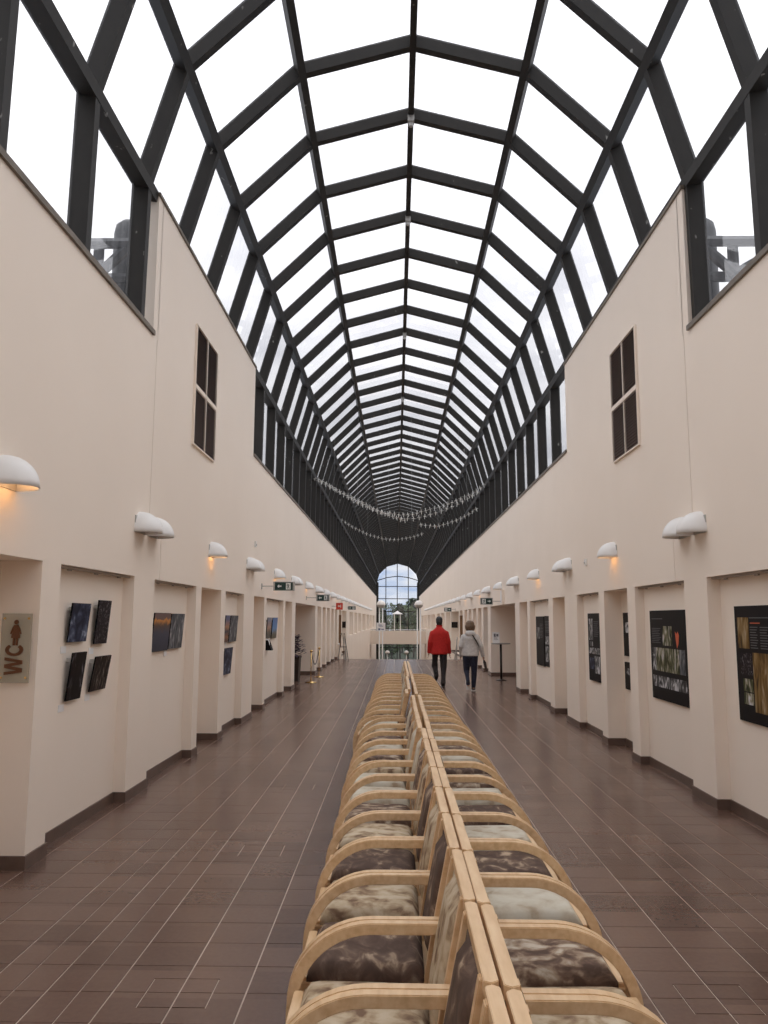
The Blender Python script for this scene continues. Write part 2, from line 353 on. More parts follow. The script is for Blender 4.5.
# ------------------------------------------------------------------ mesh helpers
class MB:
    """collects shapes, links them as ONE mesh object"""
    def __init__(self): self.v, self.f, self.mi = [], [], []
    def add(self, vs, fs, m=0):
        o = len(self.v); self.v += [tuple(p) for p in vs]; self.f += [tuple(i + o for i in q) for q in fs]; self.mi += [m] * len(fs)
    def box(self, x0, x1, y0, y1, z0, z1, m=0):
        if x0 > x1: x0, x1 = x1, x0
        if y0 > y1: y0, y1 = y1, y0
        v = [(x0, y0, z0), (x1, y0, z0), (x1, y1, z0), (x0, y1, z0), (x0, y0, z1), (x1, y0, z1), (x1, y1, z1), (x0, y1, z1)]
        self.add(v, [(0, 3, 2, 1), (4, 5, 6, 7), (0, 1, 5, 4), (1, 2, 6, 5), (2, 3, 7, 6), (3, 0, 4, 7)], m)
    def prism(self, pts, fn, a, b, m=0):
        """polygon pts (2D) swept from a to b; fn(u, v, t) gives the point"""
        n = len(pts)
        vs = [fn(u, v, a) for u, v in pts] + [fn(u, v, b) for u, v in pts]
        fs = [tuple(range(n - 1, -1, -1)), tuple(range(n, 2 * n))] + [(i, (i + 1) % n, n + (i + 1) % n, n + i) for i in range(n)]
        self.add(vs, fs, m)
    def tube(self, pts, r, seg=8, cap=True, m=0):
        pts = [Vector(p) for p in pts]; rs = r if isinstance(r, (list, tuple)) else [r] * len(pts)
        rings = []
        for i, p in enumerate(pts):
            d = (pts[min(i + 1, len(pts) - 1)] - pts[max(i - 1, 0)]).normalized()
            up = Vector((0, 0, 1)) if abs(d.z) < 0.95 else Vector((1, 0, 0))
            a = d.cross(up).normalized(); bb = d.cross(a).normalized()
            rings.append([p + (a * math.cos(2 * PI * k / seg) + bb * math.sin(2 * PI * k / seg)) * rs[i] for k in range(seg)])
        vs = [q for R in rings for q in R]; fs = []
        for i in range(len(pts) - 1):
            for k in range(seg):
                k2 = (k + 1) % seg
                fs.append((i * seg + k, i * seg + k2, (i + 1) * seg + k2, (i + 1) * seg + k))
        if cap:
            fs.append(tuple(range(seg - 1, -1, -1))); fs.append(tuple((len(pts) - 1) * seg + k for k in range(seg)))
        self.add(vs, fs, m)
    def lathe(self, prof, c=(0, 0, 0), seg=16, m=0):
        """profile of (r, z) turned round the vertical through c"""
        vs, fs = [], []
        for r, z in prof:
            for k in range(seg):
                a = 2 * PI * k / seg; vs.append((c[0] + r * math.cos(a), c[1] + r * math.sin(a), c[2] + z))
        for i in range(len(prof) - 1):
            for k in range(seg):
                k2 = (k + 1) % seg; fs.append((i * seg + k, i * seg + k2, (i + 1) * seg + k2, (i + 1) * seg + k))
        self.add(vs, fs, m)
    def ball(self, c, r, seg=12, m=0):
        rx, ry, rz = r if isinstance(r, tuple) else (r, r, r)
        vs, fs = [], []; n = seg // 2
        for i in range(n + 1):
            t = PI * i / n
            for k in range(seg):
                a = 2 * PI * k / seg; s = max(math.sin(t), 1e-4)
                vs.append((c[0] + rx * s * math.cos(a), c[1] + ry * s * math.sin(a), c[2] - rz * math.cos(t)))
        for i in range(n):
            for k in range(seg):
                k2 = (k + 1) % seg; fs.append((i * seg + k, i * seg + k2, (i + 1) * seg + k2, (i + 1) * seg + k))
        self.add(vs, fs, m)
    def mesh(self, name, mats, smooth=False, bevel=0):
        me = bpy.data.meshes.new(name); me.from_pydata(self.v, [], self.f)
        for q in (mats if isinstance(mats, (list, tuple)) else [mats]): me.materials.append(q)
        if any(self.mi): me.polygons.foreach_set('material_index', self.mi)
        bm = bmesh.new(); bm.from_mesh(me)
        bmesh.ops.recalc_face_normals(bm, faces=bm.faces)
        if bevel: bmesh.ops.bevel(bm, geom=bm.edges[:], offset=bevel, segments=2, affect='EDGES', clamp_overlap=True)
        bm.to_mesh(me); bm.free()
        if smooth: me.polygons.foreach_set('use_smooth', [True] * len(me.polygons))
        return me
    def build(self, name, mats, parent=None, smooth=False, bevel=0):
        return put(name, self.mesh(name, mats, smooth, bevel), parent)
def put(name, me, parent=None, loc=None):
    o = bpy.data.objects.new(name, me); COL.objects.link(o)
    if parent is not None: o.parent = parent
    if loc is not None: o.location = loc
    return o
def box(name, m, x0, x1, y0, y1, z0, z1, parent=None, bevel=0):
    b = MB(); b.box(x0, x1, y0, y1, z0, z1); return b.build(name, m, parent, bevel=bevel)
def empty(name, loc=(0, 0, 0), rz=0):
    o = bpy.data.objects.new(name, None); COL.objects.link(o); o.location = loc; o.rotation_euler = (0, 0, rz); o.empty_display_size = 0.1
    return o
def tag(o, label, cat, group=None):
    o['label'] = label; o['category'] = cat
    if group: o['group'] = group
    return o
def thing(name, label, cat, loc=(0, 0, 0), rz=0, group=None): return tag(empty(name, loc, rz), label, cat, group)
def struct(o): o['kind'] = 'structure'; return o
def copy_tree(o, parent=None):
    c = o.copy(); COL.objects.link(c)
    if parent is not None: c.parent = parent
    for ch in list(o.children): copy_tree(ch, c)
    return c
def bake(o, mods):
    """apply modifiers given as (type, settings) and keep the result as plain mesh"""
    for t, kw in mods:
        md = o.modifiers.new(t, t)
        for k, v in kw.items(): setattr(md, k, v)
    dg = bpy.context.evaluated_depsgraph_get()
    me = bpy.data.meshes.new_from_object(o.evaluated_get(dg)); mats = [s for s in o.data.materials]
    o.modifiers.clear(); o.data = me
    if not me.materials:
        for q in mats: me.materials.append(q)
    return o
def text_mesh(s, size, extrude, m, bold=0.0):
    cu = bpy.data.curves.new('text', 'FONT'); cu.body = s; cu.size = size; cu.extrude = extrude; cu.align_x = 'CENTER'; cu.align_y = 'CENTER'; cu.offset = bold
    t = bpy.data.objects.new('text', cu); COL.objects.link(t)
    dg = bpy.context.evaluated_depsgraph_get(); me = bpy.data.meshes.new_from_object(t.evaluated_get(dg))
    bpy.data.objects.remove(t); me.materials.clear(); me.materials.append(m)
    return me
ORD = ['first', 'second', 'third', 'fourth', 'fifth', 'sixth', 'seventh', 'eighth', 'ninth', 'tenth', 'eleventh', 'twelfth', 'thirteenth', 'fourteenth', 'fifteenth', 'sixteenth', 'seventeenth', 'eighteenth', 'nineteenth', 'twentieth', 'twenty-first', 'twenty-second', 'twenty-third', 'twenty-fourth', 'twenty-fifth', 'twenty-sixth', 'twenty-seventh', 'twenty-eighth', 'twenty-ninth', 'thirtieth']

# ================================================================== STRUCTURE
XL, XR = -2.5, 2.89           # inner faces of the two walls
CX = 0.195                    # middle of the hall
YB, YF, YE = -16.0, 33.8, 100.0   # back end, edge of the upper floor, end window
ZA = 2.08                     # head of the openings
ZLN, ZHI, ZLF = 4.58, 6.07, 4.50
RIBS = [8.885 + 1.41 * k for k in range(-17, 65)]
WALLS = {
 'left': dict(X=XL, s=-1, zhi=6.08, zln=4.555, hi=(7.70, 13.42), seam=(7.84, 8.27),
   op=[(0.6, 1.75, .29), (2.45, 4.05, .11), (4.36, 5.51, .29), (5.82, 7.48, .11), (8.11, 9.83, .115), (10.09, 11.24, .30), (11.53, 12.94, .11), (13.85, 14.95, .32), (15.2, 17.5, .11), (17.8, 18.98, .32), (19.6, 24.47, 1.4),
       (25.1, 26.4, .3), (26.9, 28.1, .3), (28.6, 29.9, .3), (30.5, 31.7, .3), (32.3, 33.6, .3), (34.5, 36.1, .3), (36.6, 39.8, .5)]),
 'right': dict(X=XR, s=1, zhi=6.02, zln=4.52, hi=(7.50, 13.10), seam=(7.64, 8.20),
   op=[(0.6, 1.75, .29), (2.3, 3.5, .29), (3.9, 5.2, .29), (5.55, 7.375, .12), (7.956, 9.60, .105), (9.92, 11.03, .24), (11.32, 12.69, .105), (13.6, 14.64, .30), (15.05, 17.16, .11), (17.49, 18.61, .32), (19.28, 24.3, 1.4),
       (25.05, 26.35, .3), (26.9, 28.1, .3), (28.6, 29.9, .3), (30.5, 31.7, .3), (32.3, 33.6, .3), (34.5, 36.1, .3), (36.6, 41.9, .5)]),
}
GALLERY = [(42.4, 46.0), (47.4, 50.9), (52.2, 56.8), (58.4, 65.0), (66.6, 73.0), (75, 82), (84, 91)]
TH = 0.35
for side, W in WALLS.items():
    X, s = W['X'], W['s']
    def dbox(b, d0, d1, y0, y1, z0, z1): b.box(X + s * d0, X + s * d1, y0, y1, z0, z1)
    b = MB(); y = YB
    for (a, c, d) in W['op']:
        dbox(b, 0, TH, y, a, 0, ZA); y = c
        dbox(b, d, d + .1, a - .02, c + .02, 0, ZA + .02)
        if d > TH:
            dbox(b, TH, d, a - .12, a, 0, ZA + .12); dbox(b, TH, d, c, c + .12, 0, ZA + .12); dbox(b, TH - .02, d + .1, a - .1, c + .1, ZA, ZA + .12)
    g0 = W['op'][-1][1]
    dbox(b, 0, TH, g0, GALLERY[0][0], -4.6, ZA)
    for i, (a, c) in enumerate(GALLERY):
        dbox(b, 0, TH, a, c, -4.6, .80)
        dbox(b, .7, .8, a - .3, c + .3, .6, ZA + .1)
        dbox(b, 0, TH, c, GALLERY[i + 1][0] if i + 1 < len(GALLERY) else YE + 1, -4.6, ZA)
    dbox(b, 0, TH, YF, g0, -4.6, -.0)
    ZHI = W['zhi']; ZLN = W['zln']; s1, s2 = W['seam']; h0, h1 = W['hi']
    zj = 2.72
    # header: split at the movement joint, which jogs behind the paired lamps
    dbox(b, 0, TH, YB, s2 - .006, ZA, zj); dbox(b, 0, TH, s2 + .006, YE + 1, ZA, zj)
    dbox(b, 0, TH, YB, s1 - .006, zj, ZLN); dbox(b, 0, TH, s1 + .006, h1, zj, 4.4)
    dbox(b, 0, .13, s1 + .006, h1, 4.4, ZHI); dbox(b, 0, .13, h0, s1 + .02, ZLN, ZHI)
    dbox(b, 0, TH, h1, YE + 1, zj, ZLF)
    wall = struct(b.build('wall_' + side, PAINT))
    W['obj'] = wall
    j = MB(); j.box(X + s * .02, X + s * .05, s2 - .01, s2 + .01, ZA, zj); j.box(X + s * .02, X + s * .05, s1 - .01, s1 + .01, zj, ZLN)
    j.build('movement_joint', SEAM, wall)
    # lighting track under the head of each shallow recess
    for (a, c, d) in W['op']:
        if d < .2 and a < 20 and a > 2:
            t = MB(); t.box(X + s * .035, X + s * .07, a + .02, c - .02, ZA - .022, ZA)
            for q in range(3):
                yy = a + (c - a) * (q + .5) / 3; t.box(X + s * .045, X + s * .06, yy - .03, yy + .03, ZA - .036, ZA - .02)
            t.build('light_track', TRACK, wall)
    # dark baseboard that follows every recess
    bb = MB(); y = YB
    hb, tb = .092, .013
    def bbox(d0, d1, y0, y1): bb.box(X + s * d0, X + s * d1, y0, y1, 0, hb)
    for (a, c, d) in W['op']:
        bbox(0, -tb, y - (tb if y > YB else 0), a + tb)
        bbox(0, d, a, a + tb); bbox(0, d, c - tb, c); bbox(d - tb, d, a, c); y = c
    bbox(0, -tb, y - tb, YF)
    struct(bb.build('baseboard_' + side, BASE))
    # capping strips
    t = MB()
    t.box(X - s * .025, X + s * .34, YB, h0, ZLN, ZLN + .05)
    t.box(X - s * .02, X + s * .15, h0 - .02, h1 + .02, ZHI, ZHI + .035)
    t.box(X - s * .02, X + s * .34, h1, YE + 1, ZLF, ZLF + .045)
    struct(t.build('trim_1' if side == 'left' else 'trim_2', SILL))

# end of the hall behind the camera, and the far gable below the window
wb = MB(); wb.box(XL - .4, XR + .4, YB - .2, YB, 0, 8.9); struct(wb.build('wall_back', PAINT))

# ------------------------------------------------------------------ floor
fl = MB(); fl.box(-4.3, 4.6, YB, YF, -.30, -.004); floor = struct(fl.build('floor', GROUT))
TX, TY = 0.303, 0.276
X0 = -0.98; Y0 = 3.727 * 785 / 769.      # a joint crossing (an inset plate sits on it)
def proj(x, y, z):
    v = cam_inv @ Vector((x, y, z)); d = -v.z
    return (384 + 785 * v.x / d, 512 - 785 * v.y / d, d) if d > .05 else None
bpy.context.view_layer.update(); cam_inv = cam.matrix_world.inverted()
HATCH = [(0, 0), (8, 0), (0, 8), (8, 8), (0, 16), (8, 16)]     # joint crossings with a small square plate
def tile_shapes(i, j):
    """outlines of the tiles in column i, row j"""
    x0, x1 = X0 + i * TX, X0 + (i + 1) * TX; y0, y1 = Y0 + j * TY, Y0 + (j + 1) * TY
    gx, gy = .0042, .0026
    r = [(x0 + gx, x1 - gx, y0 + gy, y1 - gy)]
    if i in (-3, -2, 9, 10) and j < 10: xm = (x0 + x1) / 2; r = [(x0 + gx, xm - gx * .8, y0 + gy, y1 - gy), (xm + gx * .8, x1 - gx, y0 + gy, y1 - gy)]
    out = [[(a, c), (b_, c), (b_, d), (a, d)] for a, b_, c, d in r]
    for hi, hj in HATCH:
        if i in (hi - 1, hi) and j in (hj - 1, hj):
            hx, hy = X0 + hi * TX, Y0 + hj * TY
            sx = -1 if i == hi - 1 else 1; sy = -1 if j == hj - 1 else 1
            P = lambda u, v: (hx + sx * u, hy + sy * v)
            ax, ay, w, h, e = TX - gx, TY - gy, TX / 2, TY / 2, .003
            out = [[P(gx, gy), P(w - e, gy), P(w - e, h - e), P(gx, h - e)], [P(w + e, gy), P(ax, gy), P(ax, ay), P(gx, ay), P(gx, h + e), P(w + e, h + e)]]
    return out
near, rest = [], []
for i in range(-11, 18):
    for j in range(-70, 111):
        cy = Y0 + (j + .5) * TY
        if cy > YF - .1: continue
        cx = X0 + (i + .5) * TX
        p = proj(cx, cy, 0)
        vis = p and -15 < p[0] < 783 and p[1] < 1035 and XL - .12 < cx < XR + .12 and not (-.25 < cx < .6 and cy < 15)
        for q in tile_shapes(i, j):
            (near if vis else rest).append((-(p[1]) if p else 0, q))
near.sort(key=lambda t: t[0])
rest += near[300:]; near = near[:300]
def tile_mesh(b, q, ox=0, oy=0):
    n = len(q); q = [(x - ox, y - oy) for x, y in q]
    b.add([(x, y, 0) for x, y in q] + [(x, y, -.004) for x, y in q], [tuple(range(n))] + [(k, (k + 1) % n, n + (k + 1) % n, n + k) for k in range(n)])
cache = {}
for _, q in near:
    ox = min(p[0] for p in q); oy = min(p[1] for p in q)
    key = tuple((round(x - ox, 4), round(y - oy, 4)) for x, y in q)
    if key not in cache:
        b = MB(); tile_mesh(b, q, ox, oy); cache[key] = b.mesh('tile', TILE)
    put('tile', cache[key], floor, (ox, oy, random.uniform(-.0004, .0004)))
b = MB()
for _, q in rest: tile_mesh(b, q)
o = b.build('tile', TILE, floor); o['kind'] = 'stuff'
# rounded nosing where the upper floor ends, stairs down and lower floor
nb_ = MB(); nb_.box(XL, XR, YF - .02, YF + .03, -.3, .0); nb_.build('floor_nosing', BASE, floor)
st = MB()
for k in range(26): st.box(XL, XR, YF + k * .32, YF + (k + 1) * .32 + .02, -.17 * (k + 1) - .2, -.17 * (k + 1))
struct(st.build('trim_3', BASE))
lf = MB(); lf.box(XL - .4, XR + .4, YF + 8, YE + 1, -4.9, -4.6); struct(lf.build('floor_lower', BASE))

# ------------------------------------------------------------------ glazed vault
PROF = [(2.735, None), (2.72, 6.07), (2.36, 7.35), (1.363, 8.33), (0, 8.70), (-1.363, 8.33), (-2.36, 7.35), (-2.72, 6.07), (-2.735, None)]
def profile(off, zl, zr):
    """inner outline of the vault moved outward by off (mitred)"""
    P = [Vector((CX + x, z if z is not None else (zr if x > 0 else zl))) for x, z in PROF]
    out = []
    for i, p in enumerate(P):
        ns = []
        for a, c in ((i - 1, i), (i, i + 1)):
            if 0 <= a and c < len(P):
                d = (P[c] - P[a]).normalized(); ns.append(Vector((d.y, -d.x)))
        n = sum(ns, Vector((0, 0))).normalized()
        out.append(p + n * off / max(n.dot(ns[0]), .5))
    return out
def lows(y):
    z = []
    for sd in ('left', 'right'):
        h0, h1 = WALLS[sd]['hi']; z.append(WALLS[sd]['zln'] + .05 if y < h0 else (5.98 if y < h1 else ZLF + .045))
    return z
ceiling = struct(empty('ceiling', (CX, 40, 6)))
def cpart(b, name, m):
    o = b.build(name, m); o.parent = ceiling; o.matrix_parent_inverse = Matrix.Translation((-CX, -40, -6)); return o
def sweep(b, A, B, y0, y1):
    n = len(A)
    vs = [(p.x, y0, p.y) for p in A] + [(p.x, y0, p.y) for p in B] + [(p.x, y1, p.y) for p in A] + [(p.x, y1, p.y) for p in B]
    fs = []
    for i in range(n - 1):
        fs += [(i, i + 1, n + i + 1, n + i), (2 * n + i + 1, 2 * n + i, 3 * n + i, 3 * n + i + 1), (i + 1, i, 2 * n + i, 2 * n + i + 1), (n + i, n + i + 1, 3 * n + i + 1, 3 * n + i)]
    fs += [(0, n, 3 * n, 2 * n), (n - 1, 3 * n - 1, 4 * n - 1, 2 * n - 1)]
    b.add(vs, fs)
GO = .160                                  # glass lies this far outside the inner outline
for y in RIBS:
    zl, zr = lows(y); b = MB()
    sweep(b, profile(0, zl, zr), profile(.125, zl, zr), y - .05, y + .05)
    sweep(b, profile(.125, zl, zr), profile(.180, zl, zr), y - .028, y + .028)
    cpart(b, 'rib', STEEL)
A_ = profile(0, 5, 5); B_ = profile(.125, 5, 5); G_ = profile(.180, 5, 5)
YV0, YV1 = RIBS[0], YE
for k in range(1, 8):
    p, q, g = A_[k], B_[k], G_[k]; d = (q - p).normalized(); t = Vector((d.y, -d.x))
    w = {4: .040, 3: .048, 5: .048}.get(k, .055); dep = {4: .10}.get(k, .125)
    e = -.012
    b = MB(); poly = [p + d * e + t * w, p + d * e - t * w, p + d * dep - t * w, p + d * dep + t * w]
    b.prism([(v.x, v.y) for v in poly], lambda u, v, s_: (u, s_, v), YV0, YV1)
    poly = [p + d * dep + t * .022, p + d * dep - t * .022, g - t * .022, g + t * .022]
    b.prism([(v.x, v.y) for v in poly], lambda u, v, s_: (u, s_, v), YV0, YV1)
    cpart(b, 'purlin', STEEL)
panes = []
for i in range(len(RIBS) - 1):
    y0, y1 = RIBS[i] + .028, RIBS[i + 1] - .028; ym = (y0 + y1) / 2; zl, zr = lows(ym)
    zl = max(zl, lows(y0)[0]); zr = max(zr, lows(y0)[1])
    if ym < 7.6 and y1 > 7.6: zl, zr = WALLS['left']['zln'] + .05, WALLS['right']['zln'] + .05
    G = profile(GO, zl, zr)
    for k in range(8):
        a, c = G[k], G[k + 1]
        if (k in (0, 7)) and (abs(a.y - c.y) < .2): continue
        m_ = (a + c) / 2; pr = proj(m_.x, ym, m_.y)
        inside = pr and -60 < pr[0] < 828 and pr[1] > -60
        panes.append((pr[2] if inside else 1e6 + abs(ym), a, c, y0, y1))
panes.sort(key=lambda t: t[0])
def pane(b, a, c, y0, y1):
    d = (c - a).normalized(); a2, c2 = a + d * .022, c - d * .022; n = Vector((d.y, -d.x)) * .0001
    b.add([(a2.x, y0, a2.y), (c2.x, y0, c2.y), (c2.x, y1, c2.y), (a2.x, y1, a2.y)], [(0, 1, 2, 3)])
for t in panes[:300]:
    b = MB(); pane(b, *t[1:]); cpart(b, 'pane', GLASS)
b = MB()
for t in panes[300:]: pane(b, *t[1:])
o = cpart(b, 'pane', GLASS); o['kind'] = 'stuff'
# small fittings clamped under the ridge
for y in (10.2, 12.99, 18.65, 24.3):
    b = MB(); b.box(CX - .045, CX + .045, y - .05, y + .05, 8.60, 8.70); b.lathe([(.0, -.06), (.03, -.06), (.035, 0)], (CX, y, 8.60), 10)
    o = b.build('ridge_lamp', GREYP); o.parent = ceiling; o.matrix_parent_inverse = Matrix.Translation((-CX, -40, -6))

# ------------------------------------------------------------------ end window
win = struct(empty('window_1', (CX, YE, 0)))
def wpart(b, name, m):
    o = b.build(name, m); o.parent = win; o.matrix_parent_inverse = Matrix.Translation((-CX, -YE, 0)); return o
MX = [-2.42, -1.31, .13, 1.53, 2.78]; MZ = [-4.6, -3.3, -1.85, -.45, 1.1, 2.67, 4.25, 5.80]
PO = profile(.0, -4.6, -4.6)
def top_z(x, drop=0):
    for i in range(1, 7):
        a, c = PO[i + 1], PO[i]
        if a.x <= x <= c.x: return a.y + (c.y - a.y) * (x - a.x) / (c.x - a.x) - drop
    return 6.0
for x in MX:
    b = MB(); b.box(x - .05, x + .05, YE - .06, YE + .08, -4.6, top_z(x)); wpart(b, 'mullion', STEEL)
for z in MZ[1:]:
    b = MB(); b.box(XL, XR, YE - .04, YE + .05, z - .045, z + .045); wpart(b, 'transom', STEEL)
b = MB(); sweep(b, profile(-.02, -4.6, -4.6), profile(.2, -4.6, -4.6), YE - .08, YE + .1); wpart(b, 'arch_frame', STEEL)
ar = [Vector((CX + x, z)) for x, z in ((2.6, 6.5), (1.363, 6.88), (0, 7.05), (-1.363, 6.88), (-2.6, 6.5))]
b = MB(); sweep(b, ar, [p + Vector((0, .10)) for p in ar], YE - .05, YE + .05); wpart(b, 'arch_bar', STEEL)
for x in (XL + .12, XR - .12):
    b = MB(); b.box(x - .14, x + .14, YE - .35, YE + .1, -4.6, 6.3); wpart(b, 'side_jamb', STEEL)
for i in range(4):
    for j in range(len(MZ)):
        x0, x1 = MX[i] + .05, MX[i + 1] - .05; z0 = MZ[j] + .045
        if j < len(MZ) - 1: q = [(x0, z0), (x1, z0), (x1, MZ[j + 1] - .045), (x0, MZ[j + 1] - .045)]
        else:
            q = [(x0, z0), (x1, z0), (x1, top_z(x1))] + [(x, top_z(x)) for x in (CX + 1.363, CX, CX - 1.363) if x0 < x < x1] + [(x0, top_z(x0))]
        b = MB(); b.add([(x, YE, z) for x, z in q], [tuple(range(len(q)))]); wpart(b, 'pane', WGLASS)

# ================================================================== CHAIRS
# local: the sitter faces +x, the top of the back touches x = 0, width along y
CW = .522
def band(path, n_in, w0, w1, b, m=0):
    """flat laminated band: path of (x, z, thickness direction) swept across y from w0 to w1"""
    A = [(x, z) for x, z in path]; B = []
    for i, (x, z) in enumerate(A):
        p = Vector(A[max(i - 1, 0)]); q = Vector(A[min(i + 1, len(A) - 1)]); d = (q - p).normalized()
        B.append((x + d.y * n_in, z - d.x * n_in))
    n = len(A)
    vs = [(x, w0, z) for x, z in A] + [(x, w0, z) for x, z in B] + [(x, w1, z) for x, z in A] + [(x, w1, z) for x, z in B]
    fs = []
    for i in range(n - 1):
        fs += [(i, i + 1, n + i + 1, n + i), (2 * n + i + 1, 2 * n + i, 3 * n + i, 3 * n + i + 1), (i + 1, i, 2 * n + i, 2 * n + i + 1), (n + i, n + i + 1, 3 * n + i + 1, 3 * n + i)]
    fs += [(0, n, 3 * n, 2 * n), (n - 1, 3 * n - 1, 4 * n - 1, 2 * n - 1)]
    b.add(vs, fs, m)
AZ = .632
def arc(cx, cz, rx, rz, a0, a1, n): return [(cx + rx * math.cos(a0 + (a1 - a0) * k / n), cz + rz * math.sin(a0 + (a1 - a0) * k / n)) for k in range(n + 1)]
arm_path = [(.055, AZ), (.18, AZ), (.32, AZ)] + arc(.315, AZ - .275, .294, .275, PI / 2, .12, 10)[1:] + [(.611, .32), (.605, .18), (.592, .0)]
def back_x(z):           # rear face of the back curves towards the neighbour at the top
    t = (.87 - z) / .45; return .000 + .085 * max(t, 0) ** 1.0 * (1 + .25 * max(t, 0) * (1 - min(t, 1)))
post_path = [(back_x(z), z) for z in (.855, .78, .70, .62, .54, .46, .38)] + [(.10, .28), (.085, .14), (.06, 0)]
c_meshes = {}
aw = .036
for nm, y0, y1 in (('arm_a', .002, .002 + aw), ('arm_b', CW - .002 - aw, CW - .002)):
    b = MB(); band(arm_path, .038, y0, y1, b); c_meshes[nm] = b.mesh('arm', BIRCHX, bevel=.003)
for nm, y0, y1 in (('post_a', .042, .080), ('post_b', CW - .080, CW - .042)):
    b = MB(); band(post_path, -.040, y0, y1, b); c_meshes[nm] = b.mesh('back_post', BIRCH, bevel=.003)
# top rail with chamfered ends
b = MB(); b.prism([(.016, .001), (CW - .016, .001), (CW - .003, .018), (CW - .012, .036), (.012, .036), (.003, .018)], lambda u, v, t: (v, u, t), .838, .873)
c_meshes['top_rail'] = b.mesh('top_rail', BIRCHX, bevel=.002)
def cushion(nx, ny, fn):
    vs, fs = [], []
    for side in (0, 1):
        for i in range(nx + 1):
            for j in range(ny + 1): vs.append(fn(i / nx, j / ny, side))
    k = (nx + 1) * (ny + 1); idx = lambda i, j, s_: s_ * k + i * (ny + 1) + j
    for s_ in (0, 1):
        for i in range(nx):
            for j in range(ny): fs.append((idx(i, j, s_), idx(i + 1, j, s_), idx(i + 1, j + 1, s_), idx(i, j + 1, s_)))
    for i in range(nx):
        for j in (0, ny): fs.append((idx(i, j, 0), idx(i + 1, j, 0), idx(i + 1, j, 1), idx(i, j, 1)))
    for j in range(ny):
        for i in (0, nx): fs.append((idx(i, j, 0), idx(i, j + 1, 0), idx(i, j + 1, 1), idx(i, j, 1)))
    return vs, fs
def edge(u): return 1 - abs(2 * u - 1) ** 10
b = MB()
vs, fs = cushion(16, 16, lambda u, v, s_: (.125 + .42 * u, .046 + (CW - .092) * v, (.375 if s_ == 0 else .415 + .045 * (edge(u) * edge(v)) ** .5 + .004 * math.sin(PI * u) * math.sin(PI * v) + .008 * u)))
b.add(vs, fs); c_meshes['seat'] = b.mesh('seat', HIDES[0], smooth=True)
def back_pt(u, v, s_):
    z = .46 + .365 * u; bulge = (edge(u) * edge(v)) ** .5
    return (back_x(z) + .008 + (0 if s_ == 0 else .018 + .026 * bulge), .083 + (CW - .166) * v, z)
b = MB(); vs, fs = cushion(8, 8, back_pt); b.add(vs, fs); c_meshes['backrest'] = b.mesh('backrest', HIDES[0], smooth=True)
b = MB(); b.box(.095, .585, .040, .052, .345, .405); b.box(.095, .585, CW - .052, CW - .040, .345, .405); b.box(.545, .580, .052, CW - .052, .345, .420); b.box(.10, .125, .052, CW - .052, .345, .395)
c_meshes['seat_frame'] = b.mesh('seat_frame', BIRCHX, bevel=.003)
CHAIR_PARTS = [('arm', 'arm_a'), ('arm', 'arm_b'), ('back_post', 'post_a'), ('back_post', 'post_b'), ('top_rail', 'top_rail'), ('seat_frame', 'seat_frame'), ('seat', 'seat'), ('backrest', 'backrest')]
proto = empty('armchair')
for nm, key in CHAIR_PARTS:
    o = put(nm, c_meshes[key], proto)
    if nm in ('seat', 'backrest'): o.material_slots[0].link = 'OBJECT'
first = [True]
def chair(x, y, facing, hide, label, group, twist=0):
    """y is the middle of the chair along the hall"""
    r = proto if first[0] else copy_tree(proto)
    first[0] = False
    rz = (0 if facing > 0 else PI) + twist
    off = Matrix.Rotation(rz, 3, 'Z') @ Vector((0, CW / 2, 0))
    r.location = (x - off.x, y - off.y, 0); r.rotation_euler = (0, 0, rz)
    tag(r, label, 'chair', group)
    for ch in r.children:
        if ch.name.split('.')[0] in ('seat', 'backrest'): ch.material_slots[0].material = HIDES[hide]
BX = .226
RIGHT_H = [3, 1, 3, 3, 2, 0, 2, 1, 0, 2, 3, 1, 3, 2, 1, 3, 0, 2, 1, 3, 2, 0, 1, 2, 3, 1, 2]
LEFT_H = [0, 1, 1, 0, 1, 0, 1, 3, 1, 2, 1, 2, 2, 3, 1, 2, 3, 1, 2, 0, 1, 2, 1, 3, 2, 1, 2]
RIGHT_H[:13] = [3, 0, 1, 3, 2, 0, 2, 0, 2, 3, 0, 2, 3]; LEFT_H[:13] = [1, 0, 1, 0, 1, 0, 1, 3, 2, 2, 1, 3, 2]
NCH = 27
for k in range(NCH):
    y = 1.346 + CW * (k + .5) + (.13 if k >= 14 else 0)
    h = RIGHT_H[k]
    chair(BX + .012 * max(0, 1 - k / 6) + (.0 if k < 14 else -.02) + .003 + .0025 * math.sin(k * 2.1), y, 1, h, 'birch armchair with %s, %s from the camera in the right row' % (HIDE_WORD[h], ORD[k]), 'birch armchairs of the right row')
    h = LEFT_H[k]
    dx = 0 if k < 9 else (-.025 if k < 14 else (-.085 if k == 14 else (-.05 if k < 19 else -.03)))
    chair(BX + .012 * max(0, 1 - k / 6) + dx - .002 - .002 * math.cos(k * 1.7), y + (.02 if k < 14 else .06), -1, h, 'birch armchair with %s, %s from the camera in the left row' % (HIDE_WORD[h], ORD[k]), 'birch armchairs of the left row')

